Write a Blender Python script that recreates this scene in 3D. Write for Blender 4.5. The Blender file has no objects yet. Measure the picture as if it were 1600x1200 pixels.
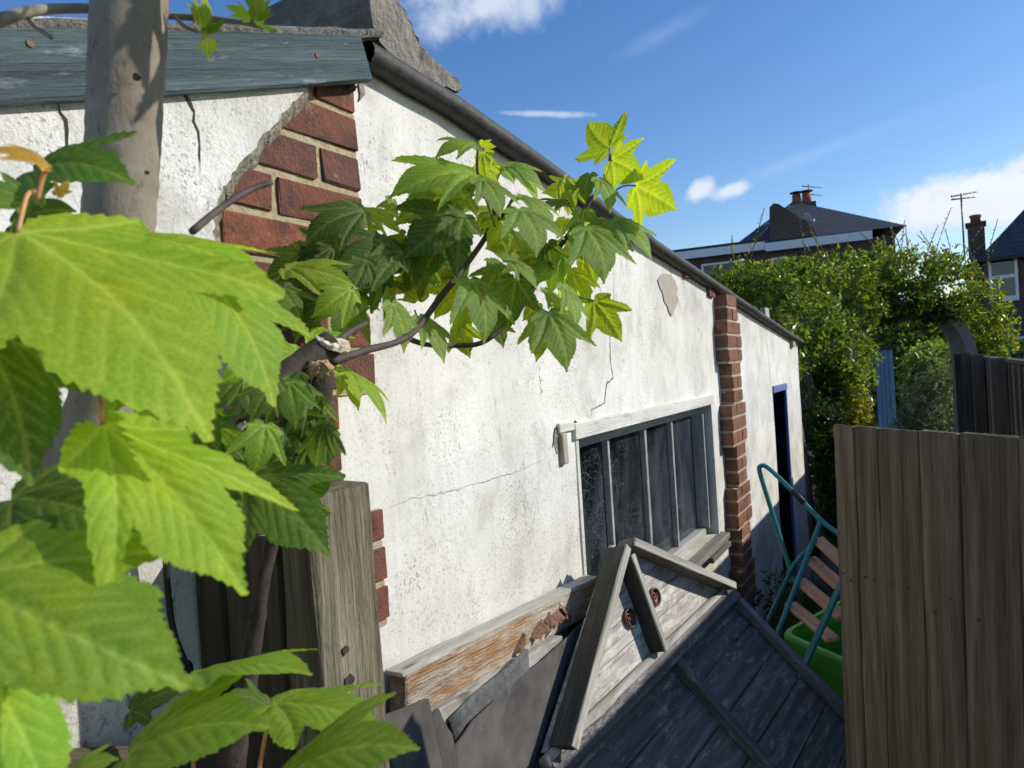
import bpy, bmesh, math, random
import numpy as np
from mathutils import Vector, Matrix, noise as mnoise
from mathutils.geometry import delaunay_2d_cdt

# ------------------------------------------------------------------ camera, world, sun, exposure
S = bpy.context.scene
COL = S.collection
GZ = 2.75                                    # wall datum above the ground
FPX, YAW, PIT, ROL = 1072.5, 1.033, -0.012, -0.064
CAM = Vector((-1.106, -1.011, -0.576 + GZ))
_F = Vector((math.sin(YAW)*math.cos(PIT), math.cos(YAW)*math.cos(PIT), math.sin(PIT)))
_R = Vector((math.cos(YAW), -math.sin(YAW), 0))
_U = _R.cross(_F)
RT = math.cos(ROL)*_R + math.sin(ROL)*_U
UP = -math.sin(ROL)*_R + math.cos(ROL)*_U
cd = bpy.data.cameras.new('camera')
cam = bpy.data.objects.new('camera', cd); COL.objects.link(cam)
cam.matrix_world = Matrix(((RT.x, UP.x, -_F.x, CAM.x), (RT.y, UP.y, -_F.y, CAM.y), (RT.z, UP.z, -_F.z, CAM.z), (0, 0, 0, 1)))
cd.sensor_width = 36; cd.lens = FPX/1600*36
cd.clip_start = 0.01; cd.clip_end = 5000
cd.dof.use_dof = True; cd.dof.focus_distance = 1.75; cd.dof.aperture_fstop = 9.0
S.camera = cam

SUN = Vector((0.47, -0.72, 0.50)).normalized()
EL = math.asin(SUN.z); AZ = math.atan2(SUN.x, SUN.y)
sd = bpy.data.lights.new('sun', 'SUN'); sd.energy = 4.6; sd.angle = math.radians(0.53); sd.color = (1.0, 0.955, 0.885)
so = bpy.data.objects.new('sun', sd); COL.objects.link(so)
so.rotation_euler = SUN.to_track_quat('Z', 'Y').to_euler()
so.location = (3, -6, 8)

S.view_settings.view_transform = 'Standard'; S.view_settings.look = 'None'
S.view_settings.exposure = 0.0; S.view_settings.gamma = 1.0
S.view_settings.use_curve_mapping = False
S.cycles.use_denoising = True
S.cycles.max_bounces = 5; S.cycles.diffuse_bounces = 3; S.cycles.glossy_bounces = 2; S.cycles.transmission_bounces = 3; S.cycles.transparent_max_bounces = 6
S.cycles.use_adaptive_sampling = True; S.cycles.adaptive_threshold = 0.035

# pixel of the photograph -> ray, and points on real planes of the place
def ray(u, v): return _F + RT*((u-800)/FPX) + UP*((600-v)/FPX)
def P(u, v, d): return CAM + ray(u, v)*d
def onY(u, v, Y=0.0):
    r = ray(u, v); return CAM + r*((Y-CAM.y)/r.y)
def onZ(u, v, Z):
    r = ray(u, v); return CAM + r*((Z-CAM.z)/r.z)

# ------------------------------------------------------------------ node helpers
def nn(nt, typ, props=None, **ins):
    n = nt.nodes.new(typ)
    for k, val in (props or {}).items(): setattr(n, k, val)
    for k, val in ins.items():
        key = int(k[1:]) if (k[0] == 'i' and k[1:].isdigit()) else k.replace('_', ' ')
        s = n.inputs[key]
        if isinstance(val, bpy.types.NodeSocket): nt.links.new(val, s)
        else: s.default_value = val
    return n
def math_(nt, op, a, b=0.0, c=None, clamp=False):
    n = nt.nodes.new('ShaderNodeMath'); n.operation = op; n.use_clamp = clamp
    for i, x in enumerate((a, b) if c is None else (a, b, c)):
        if isinstance(x, bpy.types.NodeSocket): nt.links.new(x, n.inputs[i])
        else: n.inputs[i].default_value = x
    return n.outputs[0]
def vmath(nt, op, a, b=(0, 0, 0)):
    n = nt.nodes.new('ShaderNodeVectorMath'); n.operation = op
    for i, x in enumerate((a, b)):
        if isinstance(x, bpy.types.NodeSocket): nt.links.new(x, n.inputs[i])
        else: n.inputs[i].default_value = x
    return n
def ramp(nt, fac, stops, interp='LINEAR'):
    n = nt.nodes.new('ShaderNodeValToRGB'); n.color_ramp.interpolation = interp
    el = n.color_ramp.elements
    while len(el) < len(stops): el.new(0.5)
    for e, (p, c) in zip(el, stops):
        e.position = p; e.color = (c[0], c[1], c[2], 1) if not isinstance(c, (int, float)) else (c, c, c, 1)
    nt.links.new(fac, n.inputs[0]); return n.outputs[0]
def mixc(nt, fac, a, b, blend='MIX'):
    n = nt.nodes.new('ShaderNodeMix'); n.data_type = 'RGBA'; n.blend_type = blend
    for s, x in ((n.inputs[0], fac), (n.inputs[6], a), (n.inputs[7], b)):
        if isinstance(x, bpy.types.NodeSocket): nt.links.new(x, s)
        elif isinstance(x, (int, float)): s.default_value = x
        else: s.default_value = (x[0], x[1], x[2], 1)
    return n.outputs[2]
def noise(nt, vec, scale, detail=4, rough=0.55, dist=0.0):
    n = nn(nt, 'ShaderNodeTexNoise', None, Scale=scale, Detail=detail, Roughness=rough, Distortion=dist)
    nt.links.new(vec, n.inputs['Vector']); return n.outputs[0]
def mapping(nt, vec, scale=(1, 1, 1), loc=(0, 0, 0), rot=(0, 0, 0)):
    n = nt.nodes.new('ShaderNodeMapping'); nt.links.new(vec, n.inputs[0])
    n.inputs['Scale'].default_value = scale; n.inputs['Rotation'].default_value = rot
    if isinstance(loc, bpy.types.NodeSocket): nt.links.new(loc, n.inputs['Location'])
    else: n.inputs['Location'].default_value = loc
    return n.outputs[0]
def bump(nt, h, strength=0.5, dist=0.01, prev=None):
    n = nn(nt, 'ShaderNodeBump', None, Strength=strength, Distance=dist); nt.links.new(h, n.inputs['Height'])
    if prev is not None: nt.links.new(prev, n.inputs['Normal'])
    return n.outputs[0]
MATS = {}
def newmat(name):
    m = bpy.data.materials.new(name); m.use_nodes = True; nt = m.node_tree
    b = nt.nodes['Principled BSDF']; MATS[name] = m
    tc = nt.nodes.new('ShaderNodeTexCoord'); oi = nt.nodes.new('ShaderNodeObjectInfo')
    return m, nt, b, tc.outputs['Object'], oi
def setb(nt, b, **k):
    for key, x in k.items():
        s = b.inputs[key.replace('_', ' ')]
        if isinstance(x, bpy.types.NodeSocket): nt.links.new(x, s)
        elif isinstance(x, tuple) and len(x) == 3 and s.type == 'RGBA': s.default_value = (*x, 1)
        else: s.default_value = x

# ------------------------------------------------------------------ sky
W = bpy.data.worlds.new('World'); S.world = W; W.use_nodes = True
wt = W.node_tree; bg = wt.nodes['Background']
sky = nn(wt, 'ShaderNodeTexSky', dict(sky_type='NISHITA', sun_disc=False, sun_elevation=EL, sun_rotation=AZ,
         air_density=1.15, dust_density=0.35, ozone_density=2.2, altitude=50))
wdir = wt.nodes.new('ShaderNodeTexCoord').outputs['Generated']
hs = nn(wt, 'ShaderNodeHueSaturation', None, Hue=0.512, Saturation=1.30, Value=1.24); wt.links.new(sky.outputs[0], hs.inputs['Color'])
skycol = hs.outputs[0]
n1 = noise(wt, wdir, 9.0, 5, 0.6); n2 = noise(wt, wdir, 34.0, 4, 0.6)
def cloud(col, u, v, hw, hh, tilt, dens, colr, soft=0.6, ns=0.9, fine=0.35, flat=0.0):
    """a cloud standing in one direction of the sky; hw/hh are angular half sizes (photo pixels)"""
    c = ray(u, v).normalized(); hx = Vector((0, 0, 1)).cross(c).normalized()*-1; vy = c.cross(hx)*-1
    if vy.z < 0: vy = -vy
    a = math.radians(tilt); ax = hx*math.cos(a)+vy*math.sin(a); ay = -hx*math.sin(a)+vy*math.cos(a)
    dx = vmath(wt, 'DOT_PRODUCT', wdir, tuple(ax)).outputs['Value']; dy = vmath(wt, 'DOT_PRODUCT', wdir, tuple(ay)).outputs['Value']
    dz = vmath(wt, 'DOT_PRODUCT', wdir, tuple(c)).outputs['Value']
    px = math_(wt, 'DIVIDE', dx, hw/FPX); py = math_(wt, 'DIVIDE', dy, hh/FPX)
    if flat: py = math_(wt, 'MULTIPLY', py, math_(wt, 'ADD', 1.0, math_(wt, 'MULTIPLY', math_(wt, 'LESS_THAN', py, 0.0), flat)))
    r = math_(wt, 'SQRT', math_(wt, 'ADD', math_(wt, 'MULTIPLY', px, px), math_(wt, 'MULTIPLY', py, py)))
    k = math_(wt, 'SUBTRACT', 1.0, r)
    k = math_(wt, 'ADD', k, math_(wt, 'MULTIPLY', math_(wt, 'SUBTRACT', n1, 0.5), ns*2))
    k = math_(wt, 'ADD', k, math_(wt, 'MULTIPLY', math_(wt, 'SUBTRACT', n2, 0.5), fine*2))
    m = nn(wt, 'ShaderNodeMapRange', dict(interpolation_type='SMOOTHSTEP', clamp=True), i1=0.0, i2=soft, i3=0.0, i4=dens)
    wt.links.new(k, m.inputs[0])
    f = math_(wt, 'MULTIPLY', m.outputs[0], math_(wt, 'GREATER_THAN', dz, 0.3))
    return mixc(wt, f, col, colr)
CW = (7.2, 7.4, 7.7)
skycol = cloud(skycol, 1560, 318, 150, 52, 0, 0.95, CW, 0.55, 0.8, 0.35, 0.6)
skycol = cloud(skycol, 1490, 345, 120, 40, 8, 0.5, (6.0, 6.6, 7.5), 1.0, 0.8, 0.3)
skycol = cloud(skycol, 1095, 295, 26, 17, 25, 0.75, CW, 0.8, 0.8, 0.4)
skycol = cloud(skycol, 1145, 297, 36, 12, 8, 0.7, CW, 0.8, 0.8, 0.4)
skycol = cloud(skycol, 760, 5, 120, 46, -4, 0.75, (6.4, 7.0, 7.8), 1.1, 1.1, 0.5)
skycol = cloud(skycol, 690, 30, 60, 40, 0, 0.5, (6.4, 7.0, 7.8), 1.1, 1.1, 0.5)
skycol = cloud(skycol, 846, 178, 92, 6.5, -6, 0.55, (6.4, 7.0, 7.8), 0.9, 0.45, 0.5)
skycol = cloud(skycol, 1040, 50, 90, 18, 18, 0.16, (6.0, 6.8, 7.8), 1.3, 0.8, 0.3)
skycol = cloud(skycol, 1260, 245, 260, 16, 12, 0.16, (6.0, 6.8, 7.8), 1.4, 0.5, 0.3)
# more of the same fair-weather cloud all round, in directions the photograph does not look
gen = nn(wt, 'ShaderNodeMapRange', dict(interpolation_type='SMOOTHSTEP', clamp=True), i1=0.60, i2=0.75, i3=0.0, i4=0.7)
wt.links.new(noise(wt, mapping(wt, wdir, (1, 1, 2.4), (3.1, 0.4, 1.7)), 2.1, 6, 0.6), gen.inputs[0])
fd = vmath(wt, 'DOT_PRODUCT', wdir, tuple(_F.normalized())).outputs['Value']
skycol = mixc(wt, math_(wt, 'MULTIPLY', gen.outputs[0], math_(wt, 'LESS_THAN', fd, 0.55)), skycol, CW)
wt.links.new(skycol, bg.inputs['Color']); bg.inputs['Strength'].default_value = 0.13
W.cycles.sampling_method = 'MANUAL'; W.cycles.sample_map_resolution = 512

# ------------------------------------------------------------------ materials
def mat_render(name, base, dirty, lump, speck):
    m, nt, b, co, oi = newmat(name)
    big = noise(nt, co, 2.2, 6, 0.62); mid = noise(nt, mapping(nt, co, (5, 5, 3.8)), 1.0, 7, 0.72, 0.8)
    fine = noise(nt, co, 150, 3, 0.6); grit = noise(nt, co, 420, 2, 0.5)
    c = mixc(nt, ramp(nt, big, [(0.36, 0), (0.68, 1)]), base, dirty)
    c = mixc(nt, ramp(nt, mid, [(0.50, 0), (0.70, 0.6)]), c, (0.36, 0.34, 0.28))
    streak = noise(nt, mapping(nt, co, (16, 16, 1.4)), 1.0, 4, 0.6, 0.4)
    c = mixc(nt, ramp(nt, streak, [(0.54, 0), (0.76, 0.28)]), c, (0.34, 0.33, 0.28))
    patch = noise(nt, mapping(nt, co, (1, 1, 1), (4.1, 2, 7)), 3.1, 5, 0.7)
    m1 = ramp(nt, patch, [(0.44, 0), (0.62, 1)])
    spk = ramp(nt, noise(nt, co, 120, 3, 0.75), [(0.54, 0), (0.63, 1)])
    c = mixc(nt, math_(nt, 'MULTIPLY', math_(nt, 'ADD', math_(nt, 'MULTIPLY', m1, speck), 0.12), spk), c, (0.11, 0.105, 0.09))
    clump = ramp(nt, noise(nt, mapping(nt, co, (9, 9, 4.2), (1.3, 0, 3)), 1.0, 6, 0.75, 0.4), [(0.55, 0), (0.66, 0.85)])
    spk2 = ramp(nt, noise(nt, mapping(nt, co, (60, 60, 30)), 1.0, 5, 0.75), [(0.52, 0), (0.62, 1)])
    c = mixc(nt, math_(nt, 'MULTIPLY', clump, spk2), c, (0.05, 0.05, 0.042))
    # splash dirt and algae in irregular patches low on the wall
    sx = nn(nt, 'ShaderNodeSeparateXYZ'); nt.links.new(co, sx.inputs[0])
    low = nn(nt, 'ShaderNodeMapRange', dict(clamp=True), i1=GZ-1.0, i2=GZ-1.45, i3=0.0, i4=1.0); nt.links.new(sx.outputs[2], low.inputs[0])
    c = mixc(nt, math_(nt, 'MULTIPLY', low.outputs[0], ramp(nt, patch, [(0.45, 0), (0.62, 0.55)])), c, (0.36, 0.35, 0.16))
    h = math_(nt, 'ADD', math_(nt, 'MULTIPLY', fine, 0.7), math_(nt, 'MULTIPLY', grit, 0.3))
    nb = bump(nt, h, 0.75, 0.004*lump); nb = bump(nt, noise(nt, co, 24, 4, 0.6), 0.45, 0.012*lump, nb)
    setb(nt, b, Base_Color=c, Roughness=0.92, Normal=nb, Specular_IOR_Level=0.15)
mat_render('render_white', (0.75, 0.732, 0.672), (0.56, 0.54, 0.475), 0.38, 0.5)
mat_render('render_rough', (0.76, 0.75, 0.72), (0.48, 0.46, 0.39), 0.85, 0.6)

def mat_simple(name, stops, scale=20, rough=0.8, bs=0.4, bd=0.004, metallic=0.0, spec=0.3, stretch=(1, 1, 1), detail=6, rand=0.0, bscale=None, fleck=None):
    m, nt, b, co, oi = newmat(name)
    off = vmath(nt, 'SCALE', (13.7, 7.1, 3.3)); nt.links.new(oi.outputs['Random'], off.inputs['Scale'])
    v = mapping(nt, co, stretch, off.outputs[0])
    n = noise(nt, v, scale, detail, 0.65)
    c = ramp(nt, n, stops)
    if fleck:
        fc, fs, lo, hi, amt = fleck
        c = mixc(nt, ramp(nt, noise(nt, v, fs, 5, 0.7, 0.3), [(lo, 0), (hi, amt)]), c, fc)
    if rand:
        hv = nn(nt, 'ShaderNodeHueSaturation'); nt.links.new(c, hv.inputs['Color'])
        nt.links.new(math_(nt, 'ADD', 1-rand, math_(nt, 'MULTIPLY', oi.outputs['Random'], 2*rand)), hv.inputs['Value'])
        c = hv.outputs[0]
    nb = bump(nt, noise(nt, v, bscale or scale*3, 5, 0.65), bs, bd)
    setb(nt, b, Base_Color=c, Roughness=rough, Normal=nb, Metallic=metallic, Specular_IOR_Level=spec)
    return m
def mat_brick(name, a, b2, c3):
    m, nt, b, co, oi = newmat(name)
    off = vmath(nt, 'SCALE', (13.7, 7.1, 3.3)); nt.links.new(oi.outputs['Random'], off.inputs['Scale'])
    v = vmath(nt, 'ADD', co, off.outputs[0]).outputs[0]
    base = ramp(nt, oi.outputs['Random'], [(0.0, a), (0.45, b2), (0.8, c3), (1.0, a)])
    n = noise(nt, v, 14, 6, 0.65)
    c = mixc(nt, ramp(nt, n, [(0.35, 0), (0.75, 0.8)]), base, c3)
    c = mixc(nt, ramp(nt, noise(nt, v, 26, 5, 0.7), [(0.50, 0), (0.72, 0.7)]), c, (0.045, 0.03, 0.032))
    c = mixc(nt, ramp(nt, noise(nt, v, 190, 3, 0.7), [(0.64, 0), (0.74, 0.6)]), c, (0.42, 0.32, 0.24))
    c = mixc(nt, ramp(nt, noise(nt, mapping(nt, v, (1, 1, 1), (3, 1, 2)), 9, 5, 0.7), [(0.50, 0), (0.66, 0.65)]), c, (0.06, 0.042, 0.040))
    c = mixc(nt, ramp(nt, noise(nt, mapping(nt, v, (1, 1, 1), (7, 4, 1)), 24, 6, 0.75), [(0.60, 0), (0.70, 0.55)]), c, (0.36, 0.29, 0.19))
    nb = bump(nt, noise(nt, v, 120, 5, 0.7), 0.7, 0.004); nb = bump(nt, noise(nt, v, 30, 5, 0.7), 0.6, 0.008, nb)
    setb(nt, b, Base_Color=c, Roughness=0.85, Normal=nb, Specular_IOR_Level=0.2)
mat_brick('brick_plum', (0.155, 0.064, 0.044), (0.085, 0.054, 0.048), (0.245, 0.088, 0.048))
mat_brick('brick_red', (0.235, 0.105, 0.064), (0.155, 0.074, 0.054), (0.30, 0.14, 0.085))
mat_simple('mortar', [(0.3, (0.33, 0.26, 0.15)), (0.7, (0.48, 0.40, 0.26))], 60, 0.95, 0.9, 0.006, bscale=120, fleck=((0.12, 0.10, 0.07), 150, 0.6, 0.72, 0.8))
mat_simple('cement_edge', [(0.3, (0.16, 0.145, 0.10)), (0.7, (0.37, 0.345, 0.27))], 40, 0.95, 1.0, 0.012, bscale=70, fleck=((0.09, 0.085, 0.05), 60, 0.58, 0.7, 0.8))
mat_simple('ridge_mortar', [(0.3, (0.16, 0.145, 0.12)), (0.7, (0.30, 0.275, 0.23))], 16, 0.95, 1.0, 0.02, bscale=38, fleck=((0.055, 0.05, 0.04), 30, 0.58, 0.72, 0.9))
mat_simple('roof_felt', [(0.35, (0.018, 0.018, 0.018)), (0.7, (0.055, 0.052, 0.045))], 30, 0.62, 0.5, 0.004, spec=0.4, bscale=160, fleck=((0.13, 0.12, 0.07), 42, 0.6, 0.75, 0.5))
mat_simple('roof_grit', [(0.3, (0.10, 0.095, 0.085)), (0.7, (0.27, 0.25, 0.22))], 90, 0.95, 1.0, 0.01, bscale=120, fleck=((0.03, 0.03, 0.025), 60, 0.56, 0.66, 0.9))
mat_simple('loose_felt', [(0.35, (0.055, 0.050, 0.046)), (0.7, (0.115, 0.105, 0.095))], 9, 0.9, 0.6, 0.003, bscale=220, fleck=((0.14, 0.12, 0.10), 120, 0.62, 0.72, 0.5))
mat_simple('mineral_felt', [(0.35, (0.085, 0.09, 0.085)), (0.7, (0.17, 0.175, 0.165))], 60, 0.9, 0.9, 0.003, bscale=300, fleck=((0.04, 0.04, 0.04), 260, 0.56, 0.64, 0.7))
def mat_wood(name, dark, mid, light, rings=1.0, rough=0.8, fleck=None, bs=0.5, bd=0.003, rand=0.15, green=None, spec=0.25):
    """grain runs along the local X of the piece"""
    m, nt, b, co, oi = newmat(name)
    off = vmath(nt, 'SCALE', (23.7, 7.1, 5.3)); nt.links.new(oi.outputs['Random'], off.inputs['Scale'])
    v0 = vmath(nt, 'ADD', co, off.outputs[0]).outputs[0]
    warp = noise(nt, mapping(nt, v0, (1.3, 7, 7)), 1.0, 3, 0.5)
    v = mapping(nt, v0, (1.2, 34, 34))
    g = noise(nt, v, rings, 5, 0.62, 1.1)
    fine = noise(nt, mapping(nt, v0, (7, 190, 190)), 1.0, 4, 0.65)
    wv = nn(nt, 'ShaderNodeTexWave', dict(wave_type='BANDS', bands_direction='Y'), Scale=9.0*rings, Distortion=9.0, Detail=4.0, Detail_Scale=0.8)
    nt.links.new(mapping(nt, v0, (0.22, 1, 0.6)), wv.inputs['Vector'])
    k = math_(nt, 'ADD', math_(nt, 'MULTIPLY', g, 0.5), math_(nt, 'ADD', math_(nt, 'MULTIPLY', fine, 0.40), math_(nt, 'MULTIPLY', wv.outputs[1], 0.10)))
    c = ramp(nt, k, [(0.32, dark), (0.5, mid), (0.68, light)])
    kv = nn(nt, 'ShaderNodeTexVoronoi', None, Scale=1.0, Randomness=1.0); nt.links.new(mapping(nt, v0, (2.4, 8.0, 0.05)), kv.inputs['Vector'])
    kd = kv.outputs['Distance']
    rip = math_(nt, 'MULTIPLY', math_(nt, 'SINE', math_(nt, 'ADD', math_(nt, 'MULTIPLY', kd, 55.0), math_(nt, 'MULTIPLY', g, 9.0))), ramp(nt, kd, [(0.10, 1), (0.42, 0)]))
    c = mixc(nt, math_(nt, 'MULTIPLY', rip, 0.35, clamp=True), c, dark)
    c = mixc(nt, ramp(nt, kd, [(0.045, 0.85), (0.085, 0)]), c, tuple(x*0.35 for x in dark))
    c = mixc(nt, ramp(nt, warp, [(0.45, 0), (0.75, 0.55)]), c, dark)
    if green: c = mixc(nt, ramp(nt, noise(nt, mapping(nt, v0, (3, 8, 8)), 1.0, 5, 0.7), [(0.52, 0), (0.72, 0.7)]), c, green)
    if fleck:
        fc, fs, lo, hi, amt = fleck
        c = mixc(nt, ramp(nt, noise(nt, mapping(nt, v0, (0.28, 1, 1)), fs, 8, 0.8, 0.3), [(lo, 0), (hi, amt)]), c, fc)
    hv = nn(nt, 'ShaderNodeHueSaturation'); nt.links.new(c, hv.inputs['Color'])
    nt.links.new(math_(nt, 'ADD', 1-rand, math_(nt, 'MULTIPLY', oi.outputs['Random'], 2*rand)), hv.inputs['Value'])
    nb = bump(nt, fine, bs, bd*0.6); nb = bump(nt, k, bs, bd, nb)
    setb(nt, b, Base_Color=hv.outputs[0], Roughness=rough, Normal=nb, Specular_IOR_Level=spec)
    return m
mat_wood('teal_board', (0.026, 0.046, 0.052), (0.060, 0.100, 0.108), (0.145, 0.195, 0.20), 0.5, 0.7, ((0.42, 0.45, 0.43), 30, 0.57, 0.70, 0.55), 0.9, 0.005, 0.05, spec=0.3)
mat_wood('grey_timber', (0.085, 0.078, 0.06), (0.17, 0.16, 0.13), (0.27, 0.255, 0.21), 1.0, 0.85, ((0.44, 0.43, 0.39), 24, 0.6, 0.74, 0.5))
mat_wood('shaded_timber', (0.032, 0.029, 0.023), (0.062, 0.056, 0.045), (0.12, 0.11, 0.09), 1.0, 0.88, None, 0.7, 0.004, 0.1)  # dark weathered wood, darkened to carry shade on rafter and strut sides
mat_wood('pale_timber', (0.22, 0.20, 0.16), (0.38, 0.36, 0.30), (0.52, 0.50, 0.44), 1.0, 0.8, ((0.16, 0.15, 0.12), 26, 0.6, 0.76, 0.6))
mat_wood('gable_board', (0.19, 0.165, 0.13), (0.34, 0.31, 0.255), (0.47, 0.445, 0.385), 0.8, 0.72, ((0.70, 0.69, 0.65), 34, 0.46, 0.58, 0.65))
mat_wood('slate_board', (0.055, 0.053, 0.050), (0.115, 0.112, 0.105), (0.21, 0.205, 0.19), 0.8, 0.62, ((0.55, 0.54, 0.51), 34, 0.54, 0.68, 0.6), 0.7, 0.005)
mat_wood('old_post', (0.075, 0.062, 0.040), (0.22, 0.195, 0.125), (0.38, 0.345, 0.24), 1.1, 0.9, ((0.16, 0.105, 0.055), 16, 0.54, 0.68, 0.6), 1.0, 0.008, 0.05, (0.17, 0.19, 0.075))
mat_wood('fence_brown', (0.062, 0.048, 0.033), (0.148, 0.117, 0.080), (0.27, 0.22, 0.155), 0.9, 0.85, ((0.36, 0.29, 0.20), 9, 0.62, 0.8, 0.5), 1.0, 0.006, 0.22, (0.10, 0.095, 0.05))
mat_wood('fence_dark', (0.055, 0.045, 0.036), (0.10, 0.085, 0.066), (0.16, 0.135, 0.105), 0.9, 0.9, None, 0.7, 0.004, 0.2)
mat_wood('fence_shade', (0.045, 0.034, 0.022), (0.085, 0.066, 0.042), (0.13, 0.105, 0.07), 0.9, 0.9, None, 0.7, 0.004, 0.1)  # fence brown with the boards' shade put into the colour
mat_wood('peeling_plank', (0.22, 0.12, 0.055), (0.40, 0.225, 0.105), (0.56, 0.40, 0.24), 0.5, 0.85, ((0.60, 0.57, 0.49), 9, 0.43, 0.58, 0.85), 1.0, 0.009, 0.03)
mat_wood('slat_wood', (0.38, 0.18, 0.09), (0.58, 0.31, 0.17), (0.74, 0.48, 0.31), 0.8, 0.7, None, 0.5, 0.002, 0.1)
mat_wood('white_paint_wood', (0.47, 0.45, 0.38), (0.62, 0.60, 0.53), (0.72, 0.70, 0.63), 0.8, 0.6, ((0.27, 0.24, 0.18), 24, 0.54, 0.66, 0.65), 0.6, 0.003, 0.03)
mat_wood('grey_paint_wood', (0.22, 0.21, 0.185), (0.35, 0.34, 0.31), (0.48, 0.47, 0.43), 0.8, 0.7, ((0.62, 0.60, 0.55), 15, 0.56, 0.7, 0.6), 0.5, 0.002, 0.05)
mat_simple('blue_paint', [(0.3, (0.075, 0.11, 0.30)), (0.7, (0.14, 0.19, 0.42))], 30, 0.55, 0.3, 0.002, spec=0.5, fleck=((0.5, 0.5, 0.55), 40, 0.66, 0.76, 0.6))
mat_simple('shaded_navy', [(0.3, (0.004, 0.005, 0.013)), (0.7, (0.008, 0.010, 0.026))], 14, 0.95, 0.2, 0.002, spec=0.05)  # navy taken near black to put the doorway's shade into the colour
mat_simple('pale_blue_paint', [(0.3, (0.15, 0.24, 0.38)), (0.7, (0.20, 0.30, 0.44))], 8, 0.6, 0.2, 0.002)
mat_simple('teal_metal', [(0.3, (0.008, 0.16, 0.155)), (0.7, (0.015, 0.24, 0.225))], 40, 0.32, 0.15, 0.001, spec=0.6, fleck=((0.20, 0.16, 0.11), 90, 0.66, 0.74, 0.8))
mat_simple('green_plastic', [(0.3, (0.075, 0.38, 0.02)), (0.7, (0.10, 0.45, 0.035))], 6, 0.42, 0.1, 0.001, spec=0.5)
mat_simple('bark_smooth', [(0.3, (0.19, 0.155, 0.11)), (0.6, (0.28, 0.24, 0.18)), (0.8, (0.36, 0.325, 0.25))], 13, 0.75, 0.7, 0.0016, stretch=(1, 1, 0.6), bscale=170, fleck=((0.085, 0.072, 0.05), 90, 0.56, 0.66, 0.6))
mat_simple('bark_dark', [(0.3, (0.026, 0.020, 0.015)), (0.7, (0.072, 0.056, 0.043))], 45, 0.85, 0.8, 0.003, bscale=120, fleck=((0.20, 0.17, 0.14), 60, 0.62, 0.74, 0.6))  # limb bark darkened to carry the shade under the leaves
mat_simple('cut_wood', [(0.3, (0.40, 0.22, 0.09)), (0.6, (0.62, 0.43, 0.22)), (0.8, (0.75, 0.60, 0.38))], 90, 0.9, 1.0, 0.006, bscale=220)
mat_simple('pale_cut', [(0.3, (0.52, 0.42, 0.27)), (0.7, (0.74, 0.66, 0.50))], 60, 0.9, 0.8, 0.004, bscale=160)
mat_simple('stalk', [(0.3, (0.42, 0.19, 0.07)), (0.7, (0.56, 0.31, 0.13))], 60, 0.5, 0.1, 0.001)
mat_simple('stalk_green', [(0.3, (0.16, 0.19, 0.05)), (0.7, (0.24, 0.26, 0.08))], 60, 0.5, 0.1, 0.001)
mat_simple('stem_dark', [(0.3, (0.055, 0.04, 0.032)), (0.7, (0.10, 0.075, 0.06))], 60, 0.7, 0.5, 0.002)
mat_simple('dead_leaf', [(0.3, (0.12, 0.06, 0.035)), (0.7, (0.27, 0.155, 0.095))], 40, 0.8, 0.5, 0.004)
mat_simple('rust_metal', [(0.3, (0.055, 0.032, 0.022)), (0.7, (0.14, 0.075, 0.05))], 120, 0.6, 0.5, 0.001, metallic=0.3)
mat_simple('brown_plastic', [(0.3, (0.060, 0.032, 0.020)), (0.7, (0.085, 0.046, 0.030))], 60, 0.45, 0.1, 0.001, spec=0.5)
mat_simple('crack_dark', [(0.3, (0.03, 0.027, 0.02)), (0.7, (0.07, 0.06, 0.045))], 80, 1.0, 0.2, 0.001)
mat_simple('bare_cement', [(0.3, (0.34, 0.30, 0.235)), (0.7, (0.42, 0.375, 0.30))], 20, 0.95, 0.4, 0.002)
mat_simple('black_cable', [(0.3, (0.012, 0.012, 0.012)), (0.7, (0.03, 0.028, 0.025))], 80, 0.5, 0.2, 0.001)
mat_simple('soil', [(0.3, (0.035, 0.028, 0.02)), (0.7, (0.085, 0.07, 0.05))], 3, 0.95, 0.8, 0.03, bscale=24, fleck=((0.15, 0.14, 0.12), 30, 0.62, 0.72, 0.6))
mat_simple('interior', [(0.3, (0.05, 0.05, 0.05)), (0.7, (0.10, 0.095, 0.09))], 4, 0.95, 0.2, 0.002)
mat_simple('terracotta', [(0.3, (0.26, 0.085, 0.05)), (0.7, (0.34, 0.12, 0.07))], 5, 0.85, 0.2, 0.003)
mat_simple('aerial_metal', [(0.3, (0.16, 0.17, 0.18)), (0.7, (0.24, 0.25, 0.26))], 5, 0.5, 0.1, 0.001, metallic=0.6)
mat_simple('dish_grey', [(0.3, (0.42, 0.42, 0.42)), (0.7, (0.5, 0.5, 0.5))], 3, 0.5, 0.1, 0.001)
mat_simple('upvc_white', [(0.3, (0.72, 0.73, 0.75)), (0.7, (0.8, 0.8, 0.8))], 3, 0.4, 0.05, 0.001, spec=0.5)
mat_simple('arch_timber', [(0.3, (0.14, 0.125, 0.115)), (0.7, (0.22, 0.20, 0.185))], 6, 0.85, 0.4, 0.004)
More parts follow.
